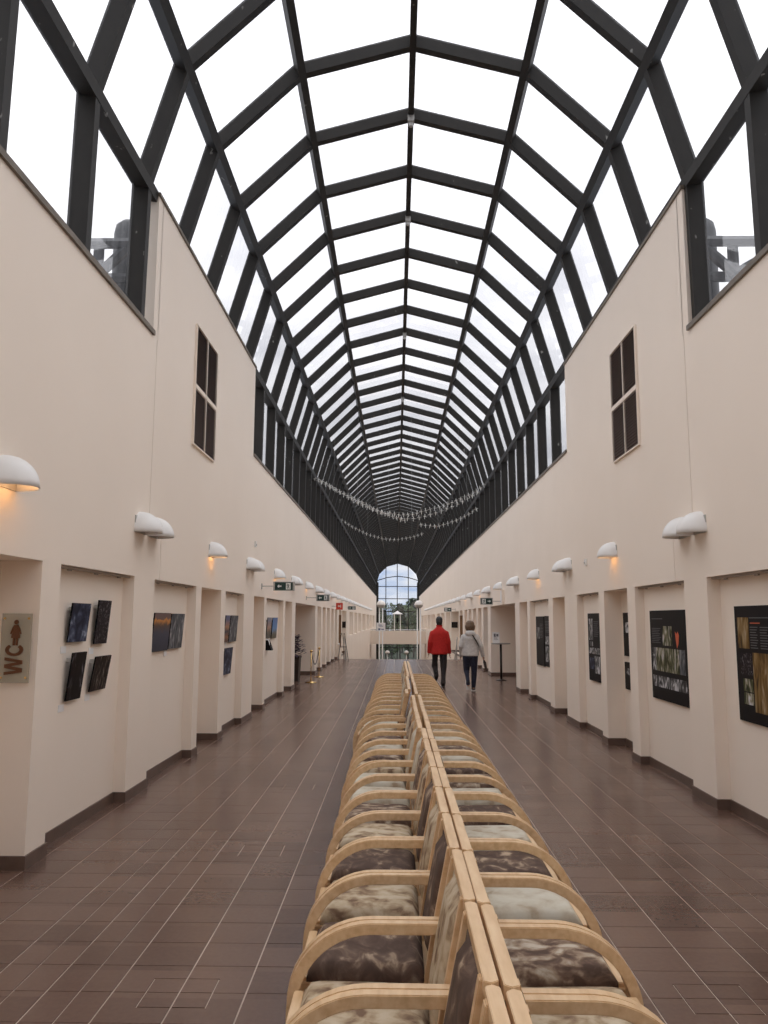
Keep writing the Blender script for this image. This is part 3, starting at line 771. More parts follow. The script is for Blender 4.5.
# ================================================================== WALL LAMPS
# local: wall at x = 0, the dome reaches out along +x
def dome(r0, d, h, n=8, m=14, inner=0):
    vs, fs = [], []
    for i in range(n + 1):
        t = (PI / 2) * i / n                      # 0 at rim, pi/2 at the top
        for j in range(m + 1):
            a = -PI / 2 + PI * j / m
            c = math.cos(t) ** .95
            vs.append((max(d - inner, 0) * c * math.cos(a), (r0 - inner) * c * math.sin(a), (h - inner) * math.sin(t)))
    for i in range(n):
        for j in range(m): q = i * (m + 1) + j; fs.append((q, q + 1, q + m + 2, q + m + 1))
    return vs, fs
b = MB(); v1, f1 = dome(.165, .225, .21); v2, f2 = dome(.165, .225, .21, inner=.008)
b.add(v1, f1); b.add(v2, [q[::-1] for q in f2])
o1 = 0; o2 = len(v1)
b.f += [(j, j + 1, o2 + j + 1, o2 + j) for j in range(14)]; b.mi += [0] * 14
SHADE = b.mesh('shade', WHITE, smooth=True)
b = MB(); b.box(0.0, .010, -.150, .150, .0, .16); BACKP = b.mesh('back_plate', GREYP)
b = MB(); b.ball((.11, 0, .08), (.035, .035, .05), 10); BULB_OFF = b.mesh('bulb', WHITE, smooth=True); b = MB(); b.ball((.11, 0, .08), (.035, .035, .05), 10); BULB_ON = b.mesh('bulb', BULB, smooth=True)
def wall_lamp(side, y, lit, label, group):
    X = XL if side == 'left' else XR
    t = thing('wall_lamp', label, 'lamp', (X, y, 2.50), 0 if side == 'left' else PI, group)
    put('shade', SHADE, t); put('back_plate', BACKP, t); put('bulb', BULB_ON if lit else BULB_OFF, t)
    if lit and y < 36:
        ld = bpy.data.lights.new('lamp_light', 'POINT'); ld.energy = .5; ld.color = (1.0, .55, .25); ld.shadow_soft_size = .03
        lo = bpy.data.objects.new('lamp_light', ld); COL.objects.link(lo); lo.parent = t; lo.location = (.13, 0, .02)
for side, dy in (('left', .04), ('right', -.06)):
    for k in range(13):
        ys = 4.85 + 5.66 * k + dy
        wall_lamp(side, ys, True, 'white half-dome lamp glowing warm below, %s single one from the camera on the %s wall' % (ORD[k], side), 'half-dome lamps on the %s wall' % side)
        yp = 7.72 + 5.66 * k + dy
        for q, wd in ((-.20, 'nearer'), (.20, 'farther')):
            wall_lamp(side, yp + q, False, 'white half-dome lamp, %s one of the %s pair from the camera on the %s wall' % (wd, ORD[k], side), 'half-dome lamps on the %s wall' % side)

# ================================================================== LOUVRED VENTS
for side, y0, y1, z0, z1 in (('left', 9.34, 10.44, 3.80, 5.30), ('right', 9.15, 10.22, 3.75, 5.20)):
    X = XL if side == 'left' else XR; s = 1 if side == 'left' else -1
    t = thing('louvred_vent', 'tall brown louvred vent of four panels high on the %s wall' % side, 'vent', (X, (y0 + y1) / 2, z0), 0 if side == 'left' else PI)
    hw, hh = (y1 - y0) / 2, z1 - z0
    b = MB(); fr = .016
    b.box(-.0, .030, -hw - fr, hw + fr, -fr, 0); b.box(0, .030, -hw - fr, hw + fr, hh, hh + fr); b.box(0, .030, -hw - fr, -hw, 0, hh); b.box(0, .030, hw, hw + fr, 0, hh)
    b.box(0, .028, -.012, .012, 0, hh); b.box(0, .028, -hw, hw, hh * .485 - .028, hh * .485 + .028)
    b.build('frame', PAINT, t)
    box('backing', LOUVD, 0, .004, -hw, hw, 0, hh, t)
    sl = MB(); sl.prism([(.005, .0), (.009, .0), (.026, -.034), (.022, -.034)], lambda u, v, q: (u, q, v), -hw / 2 + .007, hw / 2 - .007); sm = sl.mesh('slat', LOUV)
    for zz0, zz1 in ((0, hh * .485 - .028), (hh * .485 + .028, hh)):
        n = int((zz1 - zz0) / .036)
        for k in range(n):
            for c in (-1, 1): put('slat', sm, t, (0, c * hw / 2, zz0 + (zz1 - zz0) * (k + 1) / n))

# ================================================================== PICTURES AND POSTERS
def photo_mat(name, cols, scale, stretch, pos=None, distort=0.5, detail=6):
    return noise_mat(name, cols, scale, .5, detail, stretch=stretch, pos=pos, distort=distort, spec=.1)
P_ICE = photo_mat('print_ice', [(.012, .014, .030), (.035, .042, .075), (.10, .12, .18), (.42, .46, .56)], 5, (1, 2, 2), [.40, .52, .62, .74])
P_BRANCH = photo_mat('print_branches', [(.010, .007, .010), (.022, .017, .02), (.16, .15, .16)], 16, (1, 1, 1), [.45, .56, .68], 3)
P_HAND = photo_mat('print_dark_forms', [(.008, .005, .005), (.014, .010, .011), (.18, .17, .19)], 6, (1, 2.2, .8), [.45, .60, .76], 1)
P_GRASS = photo_mat('print_grass', [(.010, .006, .006), (.03, .02, .017), (.30, .26, .23)], 7, (1, 8, 1.4), [.42, .56, .74], .6)
P_ROAD = photo_mat('print_grey_road', [(.03, .032, .038), (.10, .105, .115), (.32, .32, .33)], 4, (1, 3, 1.4), [.35, .52, .70], 1)
P_TREE = photo_mat('print_forest', [(.012, .014, .008), (.07, .075, .03), (.30, .28, .20), (.62, .60, .62)], 5, (1, 4, 1.2), [.36, .47, .58, .70], .8)
P_BW = photo_mat('print_black_and_white', [(.015, .015, .016), (.12, .12, .12), (.55, .55, .56)], 6, (1, 2.5, 1.5), [.36, .50, .62], .8)
P_AUTUMN = photo_mat('print_autumn_wood', [(.03, .017, .008), (.15, .085, .025), (.26, .17, .07), (.42, .36, .26)], 4, (1, 4, 1), [.34, .48, .60, .72], .8)
def grad_mat(name, cols, pos, rough=.5):
    m = mat(name, cols[0], rough, 0, .2); N, L, b = nodes(m)
    tc = N.new('ShaderNodeTexCoord'); sp = N.new('ShaderNodeSeparateXYZ'); L.new(tc.outputs['Generated'], sp.inputs[0])
    nz = N.new('ShaderNodeTexNoise'); nz.inputs['Scale'].default_value = 5; nz.inputs['Detail'].default_value = 6; L.new(tc.outputs['Generated'], nz.inputs['Vector'])
    ad = N.new('ShaderNodeMath'); ad.operation = 'MULTIPLY_ADD'; ad.inputs[1].default_value = .30; L.new(nz.outputs['Fac'], ad.inputs[0]); L.new(sp.outputs['Z'], ad.inputs[2])
    cr = N.new('ShaderNodeValToRGB'); e = cr.color_ramp.elements
    while len(e) < len(cols): e.new(.5)
    for i, c in enumerate(cols): e[i].position = pos[i]; e[i].color = (*c, 1)
    L.new(ad.outputs[0], cr.inputs[0]); L.new(cr.outputs[0], b.inputs['Base Color']); return m
P_SUNSET = grad_mat('print_sunset_shore', [(.022, .026, .045), (.05, .055, .085), (.10, .06, .045), (.62, .26, .06), (.16, .10, .09)], [.1, .62, .84, .96, 1.0])
P_DUSK = grad_mat('print_dusk_lake', [(.05, .04, .05), (.32, .15, .07), (.04, .04, .06), (.45, .23, .12), (.12, .13, .22)], [.1, .35, .55, .72, 1.0])
P_BLUE = grad_mat('print_blue_sky_shore', [(.10, .075, .035), (.16, .15, .12), (.12, .25, .48), (.07, .16, .38)], [.1, .42, .62, 1.0])
P_PINK = grad_mat('print_pink_sky', [(.05, .05, .04), (.14, .12, .10), (.42, .25, .18), (.20, .21, .27)], [.1, .45, .66, 1.0])
def picture(side, y0, y1, z0, z1, m, label, d=.11, lean=(.02, .05), thick=.012, group=None, name='photograph_print', cat='picture', rot=0, parts=None, edgem=None):
    """flat board on the back wall of a recess, its top leaning out; parts(thing-local mesh adder)"""
    X = (XL - d) if side == 'left' else (XR + d)
    t = thing(name, label, cat, (X, (y0 + y1) / 2, z0), 0 if side == 'left' else PI, group)
    w, h = (y1 - y0), z1 - z0
    ang = math.asin((lean[1] - lean[0]) / h)
    R = Matrix.Translation((lean[0], 0, 0)) @ Matrix.Rotation(ang, 4, 'Y') @ Matrix.Rotation(rot, 4, 'X')
    def add(b, nm, mm):
        o = b.build(nm, mm, t); o.matrix_local = R; return o
    b = MB(); b.box(0, thick, -w / 2, w / 2, 0, h); add(b, 'board', edgem or BLACK)
    if parts: parts(add, w, h, thick)
    else:
        b = MB(); b.box(thick, thick + .0015, -w / 2 + .002, w / 2 - .002, .002, h - .002); add(b, 'print', m)
    b = MB()
    for yy in (-w * .3, w * .3):
        for f in (.2, .8): b.box(0, lean[0] + (lean[1] - lean[0]) * f + .004, yy - .012, yy + .012, h * f, h * f + .03)
    b.build('hanger', GREYP, t)
    return t
G1 = 'photographs hung in the left recesses'
picture('left', 6.20, 6.57, 1.49, 1.80, P_ICE, 'dark blue photograph of ice shapes, upper left of the four by the WC sign', group=G1)
picture('left', 6.75, 7.04, 1.46, 1.835, P_BRANCH, 'black photograph of fine pale branches, upper right of the four by the WC sign', group=G1)
picture('left', 6.23, 6.51, 1.035, 1.41, P_HAND, 'black photograph with pale grey forms, lower left of the four by the WC sign', lean=(.02, .06), group=G1)
picture('left', 6.70, 7.06, 1.065, 1.36, P_GRASS, 'black photograph of slanting grass stems, lower right of the four by the WC sign', lean=(.02, .065), group=G1)
picture('left', 8.35, 8.95, 1.325, 1.74, P_SUNSET, 'photograph of a dark shore under an orange sunset in the second left recess', d=.115, group=G1)
picture('left', 8.985, 9.53, 1.335, 1.735, P_ROAD, 'grey photograph of a pale path, right of the orange sunset photograph', d=.115, group=G1)
picture('left', 11.84, 12.13, 1.325, 1.73, P_DUSK, 'dusk lake photograph with orange glow, left one above the lone lower photograph', group=G1)
picture('left', 12.20, 12.76, 1.32, 1.73, P_ROAD, 'grey landscape photograph, right one above the lone lower photograph', group=G1)
picture('left', 11.84, 12.40, .84, 1.24, P_ICE, 'dark blue photograph hung alone below two others in the third left recess', group=G1)
picture('left', 15.72, 16.22, 1.295, 1.705, P_PINK, 'grey and pink sky photograph in the recess with the black box', group=G1)
picture('left', 16.36, 17.03, 1.275, 1.705, P_BLUE, 'bright blue sky photograph in the recess with the black box', group=G1)
G2 = 'caption cards under the photographs'
def card(y, z, label, d=.11):
    X = XL - d; b = MB(); b.box(0, .004, -.05, .05, 0, .055); o = b.build('caption_card', WHITEP); o.location = (X, y, z); tag(o, label, 'caption', G2)
for y, z, l in ((6.20, 1.405, 'white caption card under the blue ice photograph'), (6.77, 1.375, 'white caption card under the pale branches photograph'), (6.22, .955, 'white caption card under the black photograph with grey forms'), (6.74, .99, 'white caption card under the slanting grass photograph'),
                (8.34, 1.245, 'white caption card under the orange sunset photograph'), (8.96, 1.26, 'white caption card under the grey path photograph'), (12.13, 1.27, 'white caption card between the upper and lower photographs of the third left recess'), (16.3, 1.22, 'white caption card between the pink and blue sky photographs')): card(y, z, l)
LINE = mat('print_text_grey', (.075, .075, .08), .6); LINEO = mat('print_orange', (.55, .09, .025), .5)
# board-local: x out of the wall, +y runs to the reader's LEFT on the right wall after the half turn (thing is turned by pi)
def region(add, w, h, th, nm, u0, u1, v0, v1, m, k=0):
    """u from the reader's left, v from the top, as fractions"""
    b = MB(); ya, yb = -w / 2 + u0 * w, -w / 2 + u1 * w
    b.box(th, th + .0012 + k * .0006, ya, yb, h * (1 - v1), h * (1 - v0)); return add(b, nm, m)
def text_block(add, w, h, th, u0, u1, v0, n, dv=.022, m=LINE):
    b = MB()
    for k in range(n):
        e = u1 - (u1 - u0) * (.05 + .25 * ((k * 7) % 5) / 5)
        b.box(th, th + .0008, -w / 2 + u0 * w, -w / 2 + e * w, h * (1 - v0 - k * dv - dv * .38), h * (1 - v0 - k * dv))
    add(b, 'printed_lines', m)
def r2(add, w, h, th):
    text_block(add, w, h, th, .06, .40, .09, 1); text_block(add, w, h, th, .05, .33, .20, 9, .020)
    region(add, w, h, th, 'print', .37, .63, .175, .39, P_TREE)
    b = MB(); pts = [(.72, .23), (.76, .26), (.79, .23), (.82, .27), (.80, .36), (.76, .41), (.74, .34)]
    b.prism([(-w / 2 + u * w, h * (1 - v)) for u, v in pts], lambda u, v, q: (q, u, v), th, th + .0015); add(b, 'map_shape', LINEO)
    for k, (u0, u1, m) in enumerate(((.06, .16, P_BW), (.16, .48, P_TREE), (.49, .80, P_TREE), (.81, .95, P_ROAD))): region(add, w, h, th, 'print', u0, u1, .42, .68, m)
    for u0, u1 in ((.05, .20), (.215, .53), (.545, .76), (.775, .98)): region(add, w, h, th, 'print', u0, u1, .735, .86, P_BW)
def r1(add, w, h, th):
    text_block(add, w, h, th, .36, .9, .10, 1); text_block(add, w, h, th, .38, .62, .145, 1, m=LINEO)
    region(add, w, h, th, 'print', .07, .34, .10, .37, P_AUTUMN); text_block(add, w, h, th, .37, .56, .18, 9); text_block(add, w, h, th, .60, .80, .18, 9)
    region(add, w, h, th, 'print', .10, .38, .41, .60, P_BRANCH); region(add, w, h, th, 'print', .14, .37, .63, .74, P_TREE); region(add, w, h, th, 'print', .14, .37, .75, .85, P_TREE)
    region(add, w, h, th, 'print', .40, .96, .40, .90, P_AUTUMN)
def r3(add, w, h, th):
    region(add, w, h, th, 'print', .10, .42, .08, .40, P_BW); region(add, w, h, th, 'print', .14, .40, .42, .49, P_BW)
    for k in range(4): region(add, w, h, th, 'print', .06 + .23 * k, .26 + .23 * k, .51, .60, P_BW)
    region(add, w, h, th, 'print', .12, .46, .66, .83, P_ICE); region(add, w, h, th, 'print', .52, .95, .63, .88, P_BW); text_block(add, w, h, th, .5, .92, .12, 8, .03)
def r4a(add, w, h, th):
    region(add, w, h, th, 'print', .12, .45, .22, .46, P_BW); text_block(add, w, h, th, .5, .9, .15, 10, .03)
def r4b(add, w, h, th):
    region(add, w, h, th, 'print', .10, .90, .40, .56, P_BW); region(add, w, h, th, 'print', .15, .55, .60, .90, P_BW); text_block(add, w, h, th, .15, .85, .10, 8, .03); region(add, w, h, th, 'print', .60, .92, .66, .86, P_TREE)
G3 = 'black exhibition posters of the right recesses'
kw = dict(lean=(.004, .004), thick=.02, name='exhibition_poster', cat='poster', group=G3)
picture('right', 6.25, 7.04, .83, 1.805, None, 'large black poster with an autumn forest picture, nearest on the right wall', d=.12, parts=r1, **kw)
picture('right', 8.19, 9.33, .80, 1.79, None, 'wide black poster with an orange map shape and rows of pictures', d=.105, parts=r2, **kw)
picture('right', 11.63, 12.34, .775, 1.78, None, 'black poster with grey pictures in the third recess of the right wall', d=.105, parts=r3, **kw)
picture('right', 16.05, 16.93, .75, 1.75, None, 'black poster with a single pale picture, left one of two in the fourth right recess', d=.11, parts=r4a, **kw)
picture('right', 15.33, 15.97, .765, 1.755, None, 'black poster with pictures below the middle, right one of two in the fourth right recess', d=.11, parts=r4b, **kw)
picture('right', 10.10, 10.90, 1.20, 1.78, None, 'black poster seen edge on in the narrow right niche, upper one', d=.24, parts=r4a, **kw)
picture('right', 10.10, 10.90, .76, 1.12, None, 'black poster seen edge on in the narrow right niche, lower one', d=.24, parts=r4a, **kw)

# ================================================================== SIGNS
# acrylic lavatory sign on the jamb that faces the hall's near end
SX, SY, SZ = -2.640, 5.51, 1.235
t = thing('lavatory_sign', 'clear acrylic WC sign with brown letters and woman figure on the left jamb', 'sign', (SX, SY, SZ))
ACR = mat('acrylic_plate', (.50, .46, .36), .12); ACR.node_tree.nodes['Principled BSDF'].inputs['Alpha'].default_value = .55
b = MB(); b.box(-.105, .105, -.032, -.024, 0, .475); b.build('plate', ACR, t)
for x in (-.085, .085):
    for z in (.035, .44):
        b = MB(); b.tube([(x, 0, z), (x, -.036, z)], .008, 10); b.build('screw', BRASS, t)
def facing_poly(pts, y0, y1, b): b.prism(pts, lambda u, v, q: (u, q, v), y0, y1)
WP = [(0, 1), (.18, 1), (.27, .32), (.40, 1), (.60, 1), (.73, .32), (.82, 1), (1, 1), (.83, 0), (.62, 0), (.5, .62), (.38, 0), (.17, 0)]
CP = [(.5 + .5 * math.cos(a), .5 + .5 * math.sin(a)) for a in [math.radians(38 + 284 * k / 20) for k in range(21)]] + [(.5 + .28 * math.cos(a), .5 + .30 * math.sin(a)) for a in [math.radians(322 - 284 * k / 20) for k in range(21)]]
for P, z0, ln in ((WP, .052, .122), (CP, .182, .085)):      # letters turned a quarter, reading upwards
    b = MB(); b.prism([(.0625 - .004 - v * .125, z0 + u * ln) for u, v in P], lambda u, v, q: (u, q, v), -.039, -.033); b.build('letter', BRONZE, t)
b = MB()
ring = [(.016 * math.cos(2 * PI * k / 14), .415 + .016 * math.sin(2 * PI * k / 14)) for k in range(14)]
facing_poly(ring, -.039, -.033, b)
facing_poly([(-.014, .395), (.014, .395), (.026, .375), (.040, .335), (.033, .331), (.021, .355), (.032, .305), (.018, .305), (.018, .255), (.003, .255), (.003, .303), (-.003, .303), (-.003, .255), (-.018, .255), (-.018, .305), (-.032, .305), (-.021, .355), (-.033, .331), (-.040, .335), (-.026, .375)], -.039, -.033, b)
b.build('woman_figure', BRONZE, t)

SIGNW = mat('sign_white', (.78, .80, .78), .4)
def arrow(b, cx, cz, s, d, y0, y1):
    P = [(-1, 0), (-.1, .85), (-.1, .3), (1, .3), (1, -.3), (-.1, -.3), (-.1, -.85)]
    facing_poly([(cx + d * x * s, cz + z * s) for x, z in P], y0, y1, b)
def exit_sign(side, y, x0, x1, z0, z1, label):
    """box hung on a wall bracket, its face towards the near end of the hall"""
    X = XL if side == 'left' else XR
    t = thing('exit_sign', label, 'sign', ((x0 + x1) / 2, y, z0), 0, 'green exit signs')
    w, h = (x1 - x0) / 2, z1 - z0; d = -1 if side == 'left' else 1
    box('housing', GREYP, -w, w, -.03, .03, 0, h, t); box('panel', GREENP, -w * .84, w * .84, -.034, -.029, h * .07, h * .93, t)
    b = MB(); arrow(b, d * w * .42, h * .5, h * .24, 1 if d < 0 else -1, -.037, -.033); b.build('arrow', SIGNW, t)
    # door leaf with a running figure
    px = -d * w * .42; b = MB(); facing_poly([(px - h * .26, h * .14), (px + h * .26, h * .14), (px + h * .26, h * .86), (px - h * .26, h * .86)], -.036, -.033, b); b.build('door_symbol', SIGNW, t)
    b = MB(); s = h * .5; c = (px, h * .5)
    q = lambda P: facing_poly([(c[0] - d * -1 * u * s, c[1] + v * s) for u, v in P], -.038, -.0355, b)
    q([(.10, .58), (.22, .58), (.22, .44), (.10, .44)]); q([(-.05, .40), (.18, .40), (.12, -.02), (-.08, -.02)]); q([(-.05, .40), (-.30, .22), (-.26, .14), (-.02, .28)]); q([(.16, .38), (.36, .16), (.30, .10), (.12, .26)])
    q([(-.08, .0), (.10, .0), (-.18, -.56), (-.30, -.54)]); q([(.0, .0), (.12, .0), (.30, -.30), (.16, -.62), (.07, -.60), (.16, -.30)])
    b.build('running_figure', GREENP, t)
    b = MB(); lx0, lx1 = (X - (x0 + x1) / 2, -w) if side == 'left' else (w, X - (x0 + x1) / 2)
    b.box(lx0, lx1, -.009, .009, h * .46, h * .56); e = lx0 if side == 'left' else lx1; b.box(e, e - d * .012, -.04, .04, h * .2, h * .8); b.build('bracket', GREYP, t)
exit_sign('left', 14.6, -2.28, -1.885, 2.195, 2.362, 'green exit sign with left arrow, nearest one on the left wall')
exit_sign('left', 21.9, -2.215, -1.85, 2.17, 2.35, 'green exit sign with left arrow, second one on the left wall')
exit_sign('left', 40.2, -2.46, -2.05, 2.15, 2.33, 'small far exit sign on the left wall beyond the red sign')
exit_sign('right', 21.3, 2.26, 2.60, 2.08, 2.26, 'green exit sign with right arrow, nearest one on the right wall')
exit_sign('right', 38.6, 2.33, 2.70, 2.06, 2.25, 'green exit sign with right arrow, far one on the right wall')
t = thing('red_sign', 'square red fire sign with a white symbol projecting from the left wall', 'sign', (-2.2, 30.6, 2.04))
box('panel', REDP, -.13, .13, -.012, .012, 0, .26, t); b = MB(); arrow(b, -.01, .135, .055, 1, -.016, -.011); b.box(.045, .062, -.016, -.011, .07, .20); b.build('symbol', SIGNW, t); box('bracket', GREYP, -.30, -.12, -.008, .008, .12, .14, t)
t = thing('wall_box', 'small cream junction box under a lamp beside the nearest right exit sign', 'box', (XR, 21.3, 2.10)); box('case', PAINT, -.07, 0, -.16, .16, 0, .38, t, .006); box('cover', WHITE, -.074, -.069, -.14, .14, .02, .36, t)
for sx, y, z, side in ((XL, 13.75, 2.98, 'left'), (XR, 11.95, 2.55, 'right')):
    s = 1 if side == 'left' else -1
    t = thing('wall_sensor', 'tiny cream sensor box high on the %s wall between lamps' % side, 'sensor', (sx, y, z), 0 if s > 0 else PI); box('case', WHITE, 0, .035, -.03, .03, -.05, .05, t, .004); b = MB(); b.ball((.036, 0, -.01), (.012, .018, .018), 8); b.build('lens', GREYP, t)

# ================================================================== THINGS ALONG THE LEFT WALL
t = thing('leaflet_holder', 'black leaflet holder with white leaflets on the left recess under photographs', 'holder', (XL - .11, 15.92, 1.055))
b = MB(); b.prism([(0, 0), (.13, 0), (.06, .20), (0, .20)], lambda u, v, q: (u, q, v), -.11, -.104); b.prism([(0, 0), (.13, 0), (.06, .20), (0, .20)], lambda u, v, q: (u, q, v), .104, .11); b.box(0, .004, -.11, .11, 0, .2); b.box(0, .13, -.11, .11, 0, .005); b.prism([(.126, 0), (.13, 0), (.105, .08), (.10, .08)], lambda u, v, q: (u, q, v), -.11, .11); b.build('case', BLACK, t)
for k in range(4):
    b = MB(); b.prism([(.015 + .02 * k, .006), (.019 + .02 * k, .006), (.012 + .014 * k, .23 - .012 * k), (.008 + .014 * k, .23 - .012 * k)], lambda u, v, q: (u, q, v), -.095, .095); b.build('leaflet', WHITEP, t)
def stanchion(x, y, label):
    t = thing('stanchion', label, 'stanchion', (x, y, 0), 0, 'brass stanchions by the left niche')
    b = MB(); b.lathe([(0, .0), (.15, .0), (.15, .012), (.06, .03), (.02, .05), (0, .05)], seg=20); b.build('base', BRASS, t, True)
    b = MB(); b.tube([(0, 0, .03), (0, 0, .80)], .014, 10); b.build('pole', BRASS, t, True)
    b = MB(); b.lathe([(0, .865), (.02, .86), (.034, .84), (.036, .82), (.026, .80), (.014, .79), (0, .79)], seg=14); b.build('knob', BRASS, t, True)
stanchion(-2.27, 21.3, 'brass stanchion on a round base before the left niche, nearer one'); stanchion(-2.25, 23.3, 'brass stanchion on a round base before the left niche, farther one')
b = MB(); b.tube([(-2.262, 21.32 + 1.96 * k / 12, .76 - .34 * math.sin(PI * k / 12)) for k in range(13)], .011, 8); tag(b.build('barrier_rope', BLACK, None, True), 'thin dark rope sagging between the two brass stanchions', 'rope')
# dark-leaved plant in a tall planter
t = thing('potted_plant', 'dark purple leaved plant in a tall dark brown planter in the left niche', 'plant', (-2.86, 21.75, 0))
b = MB(); b.prism([(-.24, -.24), (.24, -.24), (.24, .24), (-.24, .24)], lambda u, v, q: (u * q[1], v * q[1], q[0]), (0, .9), (.66, 1)); b.box(-.25, .25, -.25, .25, .62, .67); b.build('planter', noise_mat('planter_brown', [(.02, .012, .008), (.035, .022, .016)], 6, .5), t); box('soil', mat('soil', (.015, .01, .008), .9), -.22, .22, -.22, .22, .672, .678, t)
LEAFP = noise_mat('leaf_purple', [(.022, .012, .022), (.05, .028, .045), (.09, .07, .085)], 8, .5)
b = MB()
for k in range(6): a = k * 1.05; b.tube([(.04 * math.cos(a), .04 * math.sin(a), .67), (.10 * math.cos(a), .10 * math.sin(a), .85), (.12 * math.cos(a + .3), .12 * math.sin(a + .3), 1.05)], [.012, .009, .004], 6)
b.build('stem', LEAFP, t)
b = MB(); rn = random.Random(4)
for k in range(230):
    zz = rn.uniform(.70, 1.22); rmax = .30 * (1 - ((zz - .82) / .45) ** 2) + .02; a = rn.uniform(0, 2 * PI); r = rmax * rn.uniform(.15, 1)
    c = Vector((r * math.cos(a), r * math.sin(a), zz)); d = Vector((math.cos(a), math.sin(a), rn.uniform(-.5, .6))).normalized(); sd = d.cross(Vector((0, 0, 1))).normalized() * .05; up = sd.cross(d).normalized() * .012; ln = d * .15
    b.add([c, c + ln * .5 + sd, c + ln, c + ln * .5 - sd, c + ln * .5 + up], [(0, 1, 4), (1, 2, 4), (2, 3, 4), (3, 0, 4)])
o = b.build('foliage', LEAFP, t); o['kind'] = 'stuff'
# far end of the upper floor
for side, X, s in (('left', XL, -1), ('right', XR, 1)):
    yy = 39.72 if s < 0 else 41.82
    t = thing('wall_screen', 'small black screen mounted inside the far %s niche' % side, 'screen', (X + s * .19, yy, 1.25), 0); box('casing', BLACK, -.16, .16, -.05, .0, 0, .30, t, .004); box('glass', mat('screen_glass', (.006, .006, .007), .12), -.145, .145, -.053, -.049, .02, .28, t); box('mount', GREYP, -.04, .04, 0, .08, .1, .2, t)
    t = thing('wooden_panel', 'tall brown wooden door leaf standing open at the far end of the %s wall' % side, 'door', (X + s * .08, 35.9, 0)); box('leaf', BROWNW, -.09, .09, -.03, .02, .32, 1.86, t); box('foot_panel', PAINT, -.09, .09, -.03, .02, 0, .32, t); b = MB(); b.ball((-s * .06, -.05, 1.0), .02, 8); b.build('knob', CHROME, t)
    # stair rail with its bent post
    t = thing('stair_rail', 'thin dark metal stair handrail at the %s end of the upper floor' % side, 'handrail', (X - s * .38, 33.0, 0))
    b = MB(); b.tube([(0, 0, .0), (0, 0, .86), (s * .02, .10, .93), (s * .05, .5, .95), (s * .10, .95, .88), (s * .10, 2.0, .30), (s * .10, 5.0, -1.35)], .020, 8); b.build('rail', GREYP, t, True)
    b = MB(); b.tube([(s * .10, 2.0, .30), (s * .10, 2.0, -1.05)], .018, 8); b.build('post', GREYP, t)
    b = MB(); b.lathe([(0, 0), (.05, 0), (.05, .012), (0, .012)], seg=12); b.build('foot', GREYP, t)
    # white solid balustrade of the stairs
    t = thing('stair_balustrade', 'white sloping stair balustrade against the %s wall below the upper floor' % side, 'balustrade', (X - s * .06, YF + .1, 0)); b = MB()
    b.prism([(0, -.4), (8.6, -4.6), (8.6, -3.7), (0, .62)], lambda u, v, q: (q, u, v), -.05, .05); b.build('panel', PAINT, t); b = MB(); b.tube([(0, -.05, .64), (0, 8.6, -3.68)], .035, 8); b.build('cap_rail', WHITE, t)
# easel with black legs near the stair, left
t = thing('easel', 'black folding easel standing by the left stair head', 'easel', (-2.12, 32.2, 0))
for p, q in (((-.10, .04, 1.12), (-.22, -.08, 0)), ((.02, .04, 1.12), (.20, -.08, 0)), ((-.04, .08, 1.12), (-.02, .40, 0))):
    b = MB(); b.tube([p, q], .012, 8); b.build('leg', BLACK, t)
box('tray', BLACK, -.17, .11, -.03, .02, .55, .575, t)

# ================================================================== HIGH TABLE ON THE RIGHT
GTOP = noise_mat('table_top_grey', [(.30, .27, .235), (.36, .325, .285)], 5, .35)
t = thing('bar_table', 'slim round high table with a dark pole in the right niche', 'table', (2.94, 22.4, 0))
b = MB(); b.lathe([(0, 1.0), (.26, 1.0), (.27, 1.01), (.27, 1.02), (.26, 1.03), (0, 1.03)], seg=28); b.build('table_top', GTOP, t, False)
b = MB(); b.tube([(0, 0, .02), (0, 0, 1.0)], .032, 12); b.build('pole', mat('dark_pole', (.04, .035, .033), .35, .5), t, True)
b = MB(); b.lathe([(0, 0), (.15, 0), (.15, .012), (.04, .03), (0, .03)], seg=24); b.build('base', mat('dark_base', (.05, .045, .042), .4, .5), t, True)
t = thing('leaflet_stand', 'clear stand holding a white printed leaflet on the high table', 'stand', (2.80, 22.35, 1.03))
b = MB(); b.prism([(-.05, 0), (.08, 0), (.08, .005), (-.045, .005)], lambda u, v, q: (q, u, v), -.10, .10); b.build('foot', GREYP, t)
b = MB(); b.prism([(-.04, .005), (-.035, .005), (.02, .30), (.015, .30)], lambda u, v, q: (q, u, v), -.10, .10); b.build('leaflet', WHITEP, t)
b = MB()
for (x0, x1, v0, v1) in ((-.06, -.005, .17, .26), (.01, .07, .18, .25), (-.06, .04, .13, .15), (-.06, .06, .09, .10)):
    f = lambda v: -.0405 + .055 * (v - .005) / .295
    b.add([(x0, f(v0) - .0006, v0), (x1, f(v0) - .0006, v0), (x1, f(v1) - .0006, v1), (x0, f(v1) - .0006, v1)], [(0, 1, 2, 3)])
b.build('print', mat('print_ink', (.12, .12, .13), .6), t)
box('wall_poster_strip', BLACK, XR + .27, XR + .285, 25.3, 26.2, .85, 1.7).location = (0, 0, 0)
tag(bpy.data.objects['wall_poster_strip'], 'narrow dark poster inside the niche just beyond the high table', 'poster'); bpy.data.objects['wall_poster_strip'].name = 'niche_poster'
box('niche_poster', BLACK, XL - .30, XL - .285, 32.6, 33.3, 1.1, 1.75); tag(bpy.data.objects['niche_poster.001'], 'small dark poster in the last narrow niche of the left wall', 'poster')

